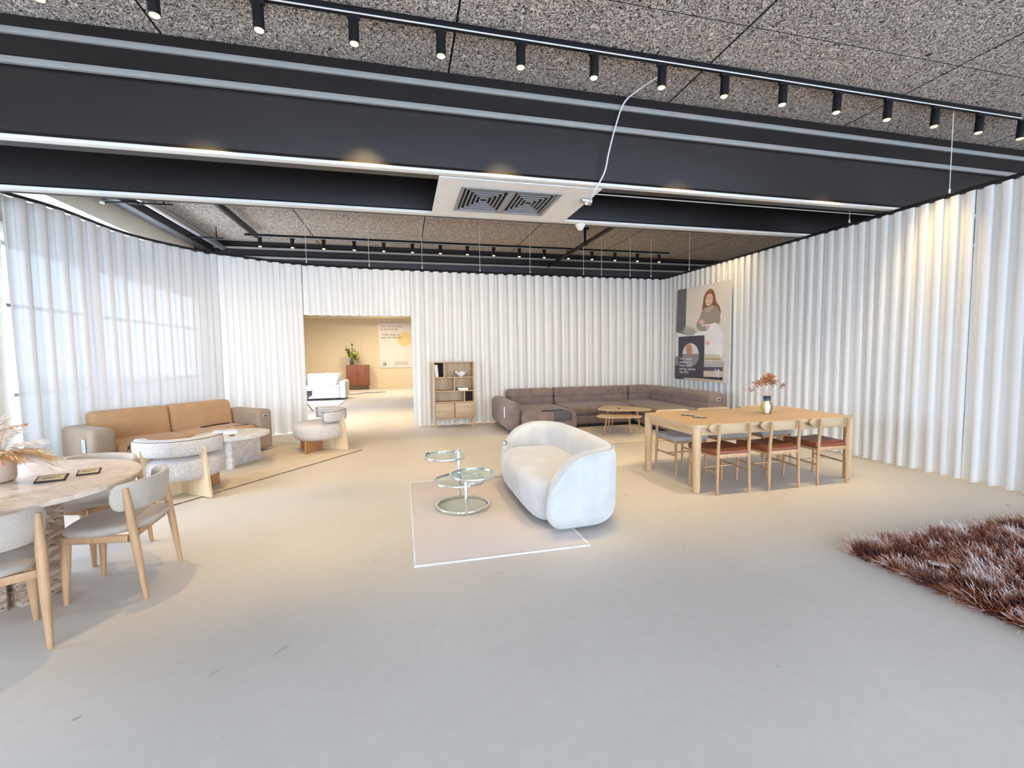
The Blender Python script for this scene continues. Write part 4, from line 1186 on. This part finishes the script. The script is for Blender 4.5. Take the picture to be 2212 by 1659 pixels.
ch = shell_chair('beige chair with fully visible splayed oak legs, right of the round stone table', GC)
ch.location, rz_ = seat_at(4, .69); ch.rotation_euler = (0, 0, rz_)
seat_at(-59, .70, ch, 'beige chair cut off by the left edge, nearest the camera at the round stone table')
seat_at(76, .68, ch, 'beige chair tucked in on the far side of the round stone table')
label_box('price_label', 'tan-faced price label nearer the clay vase on the round stone table', (-2.225, 3.465, .7525), .25, 'price labels on the round table', .15, .080, 'cardtan', 'blackp', tiltx=.32)
label_box('price_label', 'dark-framed price label farther from the clay vase on the round stone table', (-2.10, 3.60, .7515), .30, 'price labels on the round table', .12, .070, 'cardtan', 'blackp', tiltx=.32)

t = thing('clay_vase', 'wide matt clay vase with dried pampas on the round stone table', 'vase', (-2.575, 3.53, .7415))
bm = BM(); lathe(bm, [(.085, 0), (.100, .008), (.106, .03), (.108, .12), (.106, .18), (.098, .20), (.090, .204), (.082, .20), (.08, .15), (.09, .05)], 40)
obj('vase_body', bm, M['terra'], t)
t = thing('pampas_bouquet', 'bundle of fluffy dried pampas and leaves fanning out of the clay vase', 'dried flowers', (-2.575, 3.53, .90))
pm = [plain('pampas_cream', srgb(236,222,204), .95), plain('pampas_gold', srgb(216,178,124), .95), plain('dry_leaf', srgb(206,150,118), .9), plain('dark_grass', srgb(110,72,52), .9)]
rnd = random.Random(21)
RW = Vector((.971, -.237, 0))         # the direction the bouquet leans
plumes = [(.10, .20, .0, 0, .05, .30), (.16, .17, .04, 0, .045, .28), (.26, .22, -.02, 2, .02, .18), (.05, .24, .05, 0, .05, .26), (.0, .22, -.05, 2, .03, .26), (-.10, .22, .02, 0, .05, .26), (-.2, .18, .03, 1, .05, .25),
          (.30, .10, .0, 0, .06, .30), (.34, .05, -.04, 1, .065, .30), (.36, -.01, .03, 1, .06, .30), (.40, -.05, -.02, 0, .055, .26), (.28, .02, -.12, 1, .06, .26), (.2, .0, -.15, 2, .03, .2), (-.05, .16, -.12, 0, .05, .24), (.08, .26, -.03, 3, .012, .2)]
for (dx, dz, dy, mi, rad, ln) in plumes:
    bm = BM(); tip = RW*dx+Vector((0, dy, dz)); base = Vector((dx*.12, dy*.3, -.06)); mid = RW*(dx*.4)+Vector((0, dy*.5, max(dz, .06)*.75))
    P_ = catmull([base, mid, tip], 8); tube(bm, P_, [.003]*len(P_), 5)
    nb = 26 if mi in (2, 3) else 300
    for k in range(nb):
        f = rnd.uniform(1-min(.95, ln/(tip-base).length*.75), 1); i = f*(len(P_)-1); p = P_[int(i)].lerp(P_[min(len(P_)-1, int(i)+1)], i-int(i))
        ax = (P_[-1]-P_[-4]).normalized(); r_ = Vector((rnd.gauss(0, 1), rnd.gauss(0, 1), rnd.gauss(0, 1))); r_ = (r_-ax*r_.dot(ax)).normalized()
        l = rad*rnd.uniform(.5, 1.15); e = p+ax*l*1.3+r_*l*.55*(1 if mi != 2 else .5)-Vector((0, 0, .012)); s = ax.cross(r_).normalized()*(.0016 if mi != 2 else .006)
        m_ = p.lerp(e, .5)+r_*.004
        a_, b_, c_, d_ = [bm.verts.new(v) for v in (p-s*.6, m_-s, e, m_+s)]
        bm.faces.new((a_, b_, c_, d_))
    obj('pampas_plume' if mi < 2 else 'dried_leaf', bm, pm[mi], t, smooth=False)

# ================================================================ shag rug
t = thing('shag_rug', 'dark brown and mauve shaggy rug at the right edge', 'rug', (4.52, 1.30, 0))
rx, ry = 1.31, 1.27
bm = BM(); 
nx = ny = 40
g = [[bm.verts.new((-rx+2*rx*i/nx, -ry+2*ry*j/ny, .012)) for j in range(ny+1)] for i in range(nx+1)]
for i in range(nx):
    for j in range(ny): bm.faces.new((g[i][j], g[i+1][j], g[i+1][j+1], g[i][j+1]))
pile = obj('pile', bm, M['shag'], t, smooth=False); pile['kind'] = 'stuff'
boxobj('backing', (0, 0, .006), (2*rx, 2*ry, .010), plain('brown_backing', srgb(84,52,40), .9), t)
ps = pile.modifiers.new('pile', 'PARTICLE_SYSTEM').particle_system.settings
ps.type = 'HAIR'; ps.count = 80000; ps.hair_length = .027; ps.hair_step = 4; ps.render_step = 3; ps.display_step = 2
ps.use_advanced_hair = True
ps.normal_factor = .009; ps.factor_random = .017; ps.tangent_factor = .010; ps.brownian_factor = .014
ps.root_radius = 1.0; ps.tip_radius = .3; ps.radius_scale = .0060; ps.effector_weights.gravity = .35
ps.child_type = 'NONE'
label_box('price_label', 'small white price card lying on the brown shaggy rug', (3.47, 2.17, .060), -.9, None, .12, .06, 'card', 'card')

# ================================================================ posters
t = thing('woman_poster', 'large printed poster of a woman in a knitted jumper hanging on the right curtains', 'poster', (6.085, 9.063, .907))
t.rotation_euler = (PI/2, 0, -PI/2)
COL = dict(bg=(224,216,202), dark=(104,104,110), bed=(240,238,234), hair=(140,92,62), sweater=(164,148,136), face=(228,194,176), fringe=(150,98,64), collar=(182,168,156), hand1=(226,188,172), phone=(236,232,230),
           hand2=(222,180,164), leg=(236,232,232), foot=(226,186,172), twig=(176,170,156), book=(214,200,176), book2=(176,150,110), cup=(238,236,232), band1=(190,180,180), band2=(92,88,94), band3=(220,196,176), band4=(62,58,66),
           low1=(150,142,142), low2=(74,72,82), wood=(216,184,150), black=(72,70,80), circ=(222,220,220), circ2=(150,140,146), vase=(200,142,120))
POLYS = [
('bg',[(0.017,1.994),(1.729,1.958),(1.711,-0.005),(-0.035,-0.009)]),
('dark',[(0.017,1.994),(0.357,1.986),(0.33,0.98),(-0.016,1.059)]),
('bed',[(-0.016,1.049),(0.311,0.966),(0.967,1.021),(1.25,1.22),(1.545,1.017),(1.552,0.392),(0.982,0.384),(0.969,0.938),(0.089,0.938),(0.085,0.499),(-0.031,0.491)]),
('hair',[(0.949,1.778),(1.072,1.863),(1.194,1.869),(1.276,1.762),(1.31,1.586),(1.419,1.496),(1.456,1.388),(1.443,1.311),(1.383,1.394),(1.282,1.51),(1.122,1.5),(1.019,1.511),(0.983,1.432),(0.982,1.268),(0.875,1.29),(0.881,1.483),(0.92,1.645)]),
('sweater',[(0.966,1.516),(1.123,1.446),(1.243,1.521),(1.361,1.489),(1.441,1.363),(1.448,1.127),(1.232,1.155),(1.13,1.175),(1.051,1.017),(0.838,1.028),(0.704,1.106),(0.723,1.231),(0.81,1.309),(0.872,1.443)]),
('face',[(1.012,1.77),(1.115,1.79),(1.207,1.745),(1.224,1.636),(1.181,1.561),(1.081,1.518),(1.007,1.566),(0.983,1.665)]),
('fringe',[(0.949,1.778),(1.072,1.863),(1.194,1.869),(1.237,1.741),(1.115,1.781),(1.017,1.742),(0.99,1.636),(0.955,1.545)]),
('collar',[(0.977,1.501),(1.081,1.497),(1.222,1.543),(1.267,1.485),(1.125,1.399),(0.99,1.404)]),
('hand1',[(0.789,1.255),(0.897,1.286),(0.975,1.227),(0.964,1.173),(0.867,1.166),(0.779,1.206)]),
('phone',[(0.878,1.158),(1.13,1.162),(1.141,1.131),(0.89,1.129)]),
('hand2',[(0.99,1.13),(1.131,1.141),(1.158,1.052),(1.051,1.024)]),
('leg',[(1.052,0.989),(1.211,1.197),(1.409,1.143),(1.547,0.965),(1.543,0.745),(1.262,0.731),(0.994,0.799)]),
('foot',[(0.994,0.799),(1.097,0.837),(1.165,0.774),(1.121,0.728),(1.006,0.744)]),
('twig',[(0.383,0.963),(0.136,1.079),(0.309,1.055),(0.234,1.163),(0.381,1.081),(0.402,1.189),(0.463,1.091),(0.52,1.16),(0.557,1.078),(0.659,1.115),(0.637,1.052),(0.739,1.047),(0.617,0.953)]),
('book',[(0.989,0.55),(1.463,0.536),(1.486,0.405),(1.003,0.405)]),
('book2',[(0.991,0.467),(1.48,0.46),(1.485,0.437),(0.998,0.442)]),
('cup',[(1.018,0.661),(1.184,0.658),(1.166,0.55),(1.042,0.55)]),
('band1',[(0.982,0.398),(1.561,0.406),(1.555,0.294),(0.981,0.286)]),
('band2',[(0.976,0.286),(1.551,0.294),(1.548,0.215),(0.972,0.205)]),
('band3',[(0.972,0.205),(1.548,0.215),(1.547,0.097),(0.975,0.08)]),
('band4',[(0.975,0.08),(1.547,0.097),(1.549,0.038),(0.976,0.042)]),
('low1',[(-0.031,0.491),(0.097,0.507),(0.101,0.287),(-0.032,0.284)]),
('low2',[(-0.032,0.291),(0.114,0.295),(0.326,-0.002),(-0.035,-0.009)]),
('wood',[(0.318,0.031),(1.549,0.038),(1.544,-0.004),(0.312,-0.008)]),
('black',[(0.094,0.941),(0.986,0.94),(0.98,0.046),(0.311,0.031),(0.105,0.127)]),
('circ',[(0.821,0.537),(0.818,0.498),(0.809,0.46),(0.793,0.424),(0.77,0.39),(0.742,0.36),(0.708,0.334),(0.67,0.314),(0.629,0.299),(0.585,0.29),(0.539,0.287),(0.494,0.291),(0.449,0.301),(0.406,0.318),(0.367,0.34),(0.332,0.368),(0.303,0.4),(0.28,0.437),(0.264,0.476),(0.255,0.516),(0.254,0.558),(0.261,0.598),(0.276,0.637),(0.297,0.674),(0.325,0.706),(0.359,0.734),(0.397,0.756),(0.439,0.772),(0.483,0.782),(0.529,0.786),(0.574,0.783),(0.618,0.774),(0.661,0.759),(0.699,0.739),(0.734,0.713),(0.764,0.683),(0.788,0.65),(0.805,0.614),(0.817,0.576)]),
('circ2',[(0.82,0.556),(0.821,0.518),(0.815,0.48),(0.803,0.444),(0.784,0.41),(0.76,0.378),(0.731,0.35),(0.696,0.327),(0.658,0.309),(0.617,0.296),(0.573,0.288),(0.529,0.287),(0.484,0.292),(0.441,0.304),(0.4,0.321),(0.362,0.344),(0.329,0.371),(0.3,0.404),(0.279,0.439),(0.263,0.477),(0.255,0.517),(0.254,0.558)]),
('vase',[(0.388,0.743),(0.458,0.771),(0.564,0.765),(0.612,0.638),(0.581,0.522),(0.44,0.522),(0.373,0.64)]),
]
POLYS += [('eye', [(1.045,1.688),(1.085,1.697),(1.088,1.685),(1.05,1.676)]), ('eye', [(1.135,1.697),(1.18,1.685),(1.178,1.674),(1.135,1.684)]), ('lips', [(1.075,1.583),(1.115,1.590),(1.135,1.578),(1.10,1.566)]), ('nose', [(1.105,1.69),(1.118,1.69),(1.118,1.62),(1.095,1.615)])]
COL.update(eye=(96,66,54), lips=(176,96,90), nose=(208,166,146))
bm = BM(); box(bm, (.847, .977, -.012), (1.745, 1.985, .022), .002); obj('panel_edge', bm, M['whitep'], t)
SOFT = ('bed', 'hair', 'sweater', 'face', 'fringe', 'collar', 'hand1', 'hand2', 'leg', 'foot', 'vase', 'eye', 'lips', 'nose')
def soften(P_):
    for _ in range(3):
        P_ = [q for a, b in zip(P_, P_[1:]+P_[:1]) for q in ((a[0]*.75+b[0]*.25, a[1]*.75+b[1]*.25), (a[0]*.25+b[0]*.75, a[1]*.25+b[1]*.75))]
    return P_
bm = BM(); mats = []
for li, (k, P_) in enumerate(POLYS):
    z = .0006*li
    c = COL[k]; mats.append(plain('print_'+k, srgb(*c), .55))
    if k in SOFT: P_ = soften(P_)
    vs = [bm.verts.new((x, y, z)) for x, y in P_]; f = bm.faces.new(vs); f.material_index = li
bmesh.ops.triangulate(bm, faces=bm.faces)
me = bpy.data.meshes.new('printed_picture'); bm.normal_update()
bm.to_mesh(me); bm.free(); link('printed_picture', me, mats, t, False)
for s, y in (('Vi har designet,', .425), ('produceret og', .352), ('leveret møbler', .278), ('med dig i tankerne', .203), ('siden 2016.', .128)):
    text('poster_text', s, .082, M['card'], t, (.150, y, .020), sx=.92)
def logo(parent, x, y, s, mat, z=.02):
    bm = BM()
    def poly(P_): bm.faces.new([bm.verts.new((x+s*a, y+s*b, z)) for a, b in P_])
    poly([(.18, 0), (.28, 0), (.36, .95), (.30, .95)]); poly([(.27, 1), (.45, 1), (.68, .1), (.58, 0)]); poly([(.58, 0), (.66, .12), (.86, 1), (.80, 1)])
    poly([(.82, 0), (1.04, 0), (1.02, 1), (.82, 1)]); poly([(.76, 0), (1.10, 0), (1.10, .06), (.76, .06)]); poly([(.76, .94), (1.10, .94), (1.10, 1), (.76, 1)])
    poly([(.12, 0), (.36, 0), (.36, .05), (.12, .05)]); poly([(.07+.11*math.cos(a*PI/8), .13+.11*math.sin(a*PI/8)) for a in range(16)])
    return obj('letter_logo', bm, mat, parent, smooth=False)
logo(t, 1.29, .085, .165, M['card'])
for (x, y) in ((.04, 1.93), (.0, .04)):
    bm = BM(); lathe(bm, [(.012, 0), (.012, .006), (.004, .01)], 12, (x+.02, y, .017)); obj('eyelet', bm, M['alu'], t)

t = thing('text_poster', 'pale text poster with a yellow disc on the beige wall seen through the doorway', 'poster', (-1.03, 21.47, .945))
t.rotation_euler = (PI/2, 0, 0)
boxobj('poster_board', (.80, 1.04, -.01), (1.62, 2.08, .03), plain('poster_paper', srgb(226,214,200), .7), t, .002)
bm = BM(); prism(bm, [(1.14+.33*math.cos(2*PI*k/40), 1.33+.33*math.sin(2*PI*k/40)) for k in range(40)], .006, .0065); obj('yellow_disc', bm, plain('yellow_print', srgb(224,196,132), .7), t)
for s, y in (('Det er ikke kun møbler,', 1.87), ('du kan få med hjem', 1.74), ('– kvalitet, design og', 1.49), ('gode priser følger med', 1.36)):
    text('poster_text', s, .125, M['inkgrey'], t, (.085, y, .008), sx=.80)
logo(t, .12, .10, .145, M['ink'], z=.009)
bm = BM()
for k in range(3): box(bm, (.95, .135+.06*k, .009), (.64-.05*(k % 2), .018, .001))
obj('small_print', bm, plain('faint_print', srgb(150,140,128), .7), t)

# ================================================================ far room
t = thing('white_sofa', 'white two-cushion sofa in the far room seen through the doorway', 'sofa', (-3.35, 16.9, 0), 0)
def cu2(name, c, h, r, mat, parent, fn=None, inner=(8, 5, 4), T=None):
    bm = BM(); rbox(bm, c, h, r, inner, fn, T); return obj(name, bm, M[mat], parent)
cu2('seat_base', (0, -.05, .24), (1.2, .50, .17), .04, 'white_fab', t)
boxobj('plinth', (0, 0, .035), (2.4, .8, .07), M['blackp'], t)
for s in (-1, 1): cu2('armrest', (s*1.30, 0, .36), (.10, .55, .30), .05, 'white_fab', t)
for s in (-1, 1): cu2('back_cushion', (s*.60, .30, .65), (.575, .12, .26), .09, 'white_fab', t, puff((.575, .12, .26), .03, axis=1))
cu2('back_frame', (0, .46, .40), (1.2, .08, .34), .04, 'white_fab', t)
for s in (-1, 1): cu2('seat_cushion', (s*.60, -.1, .44), (.595, .45, .06), .04, 'white_fab', t)
t = thing('throw_cushion', 'small white cushion leaning on the right end of the far white sofa', 'cushion', (-2.47, 16.74, .70))
bm = BM(); rbox(bm, (0, 0, 0), (.23, .06, .20), .05, (8, 3, 8), None, Matrix.Rotation(.35, 4, 'Y') @ Matrix.Rotation(-.25, 4, 'X')); obj('cushion_cover', bm, M['white_fab'], t)
rug('white_rug', 'white rug in front of the far white sofa', (-3.4, 15.35), (2.9, 1.7), 0, 'white_rug')
rug('sheepskin_rug', 'corner of a small white rug behind the side-on lounge chair', (-2.75, 11.3), (1.3, 1.5), .35, 'white_rug')
t = thing('walnut_cabinet', 'reddish-brown two-door cabinet against the far beige wall', 'cabinet', (-1.97, 21.12, 0))
boxobj('carcass', (0, .01, .65), (.96, .42, .92), M['walnut'], t, .006)
for s in (-1, 1): boxobj('door', (s*.236, -.212, .65), (.464, .02, .88), M['walnut'], t, .003)
for s in (-1, 1): boxobj('door_handle', (s*.02, -.226, .65), (.012, .012, .2), M['piping'], t, .002)
for sx in (-1, 1):
    for sy in (-1, 1): leg_tube([(sx*.40, sy*.15, 0), (sx*.40, sy*.15, .20)], [.018, .022], M['walnut'], t)
t = thing('dark_vase', 'small dark vase on the reddish-brown cabinet', 'vase', (-2.21, 21.02, 1.112))
bm = BM(); lathe(bm, [(.05, 0), (.06, .01), (.085, .12), (.075, .2), (.045, .26), (.055, .3), (.045, .3), (.035, .25)], 24); obj('vase_body', bm, plain('slate_glaze', srgb(72,70,78), .35), t)
t = thing('green_bouquet', 'yellow-green leafy bouquet in the dark vase on the cabinet', 'flowers', (-2.21, 21.02, 1.36))
gm = [plain('leaf_green', srgb(150,160,60), .7), plain('deep_leaf', srgb(104,112,48), .7), plain('lime_blossom', srgb(212,216,110), .8)]
rnd = random.Random(5)
for (dx, dz, mi) in [(-.26,.42,0),(-.18,.5,1),(.05,.62,1),(.16,.40,0),(.24,.24,0),(.26,-.02,1),(.1,.3,2),(-.02,.2,2),(-.12,.28,0),(.3,-.14,0)]:
    bm = BM(); tip = Vector((dx, rnd.uniform(-.1, .1), dz)); P_ = catmull([(0, 0, -.1), (dx*.3, 0, max(.1, dz*.5)), tip], 6); tube(bm, P_, .005, 5)
    for k in range(40):
        p = P_[rnd.randrange(5, len(P_))]; d = Vector((rnd.gauss(0, 1), rnd.gauss(0, 1), rnd.gauss(0, .8))).normalized(); l = rnd.uniform(.09, .17) if mi < 2 else .09
        s = d.cross(Vector((0, 0, 1))).normalized()*.030
        bm.faces.new([bm.verts.new(v) for v in (p, p+d*l*.5-s, p+d*l, p+d*l*.5+s)])
    if mi == 2: bmesh.ops.create_icosphere(bm, subdivisions=2, radius=.06, matrix=Matrix.Translation(tip))
    obj('leafy_branch' if mi < 2 else 'blossom_branch', bm, gm[mi], t, smooth=False)
bm = BM(); tube(bm, catmull([(-2.6, 18.2, .012), (-2.1, 18.5, .012), (-1.75, 18.55, .012), (-1.55, 18.95, .012), (-1.1, 19.0, .012), (-.75, 19.15, .012)], 8), .012, 6)
tag(obj('floor_cable', bm, M['blackp']), 'dark cable lying on the floor between the white sofa and the cabinet', 'cable')
t = thing('shell_armchair', 'grey shell chair on thin legs half hidden behind the doorway curtain', 'chair', (-2.86, 13.2, 0), -.3)
bm = BM(); rows = []
for i in range(19):
    a = math.radians(-180+200*i/18-10); rr_ = [(.30, .36), (.38, .44), (.42, .60), (.43, .74)]
    rows.append([bm.verts.new((r*math.cos(a), r*math.sin(a), z-(.16*abs(math.sin(math.radians(-90+180*i/18))) if z > .5 else 0))) for r, z in rr_])
for A_, B_ in zip(rows, rows[1:]):
    for k in range(3): bm.faces.new((A_[k], A_[k+1], B_[k+1], B_[k]))
o = obj('shell', bm, M['greyplast'], t); sm = o.modifiers.new('s', 'SOLIDIFY'); sm.thickness = .02
bm = BM(); lathe(bm, [(.28, .34), (.32, .37), (.32, .42), (.26, .45)], 32); obj('seat_pad', bm, M['greyplast'], t)
for k in range(4):
    a = PI/4+k*PI/2; leg_tube([(.42*math.cos(a), .42*math.sin(a), 0), (.18*math.cos(a), .18*math.sin(a), .36)], .011, M['blackm'], t)
t = thing('plant_basket', 'golden basket top just visible behind the far white sofa', 'basket', (-3.72, 18.2, 0))
bm = BM(); lathe(bm, [(.2, 0), (.26, .02), (.30, .5), (.27, .72), (.25, .72), (.26, .5)], 28); obj('basket_body', bm, plain('straw', srgb(196,166,88), .8), t)
bm = BM(); tube(bm, [(.27*math.cos(a*PI/12), 0, .72+.22*math.sin(a*PI/12)) for a in range(13)], .016, 8); obj('basket_handle', bm, MATS['straw'], t)
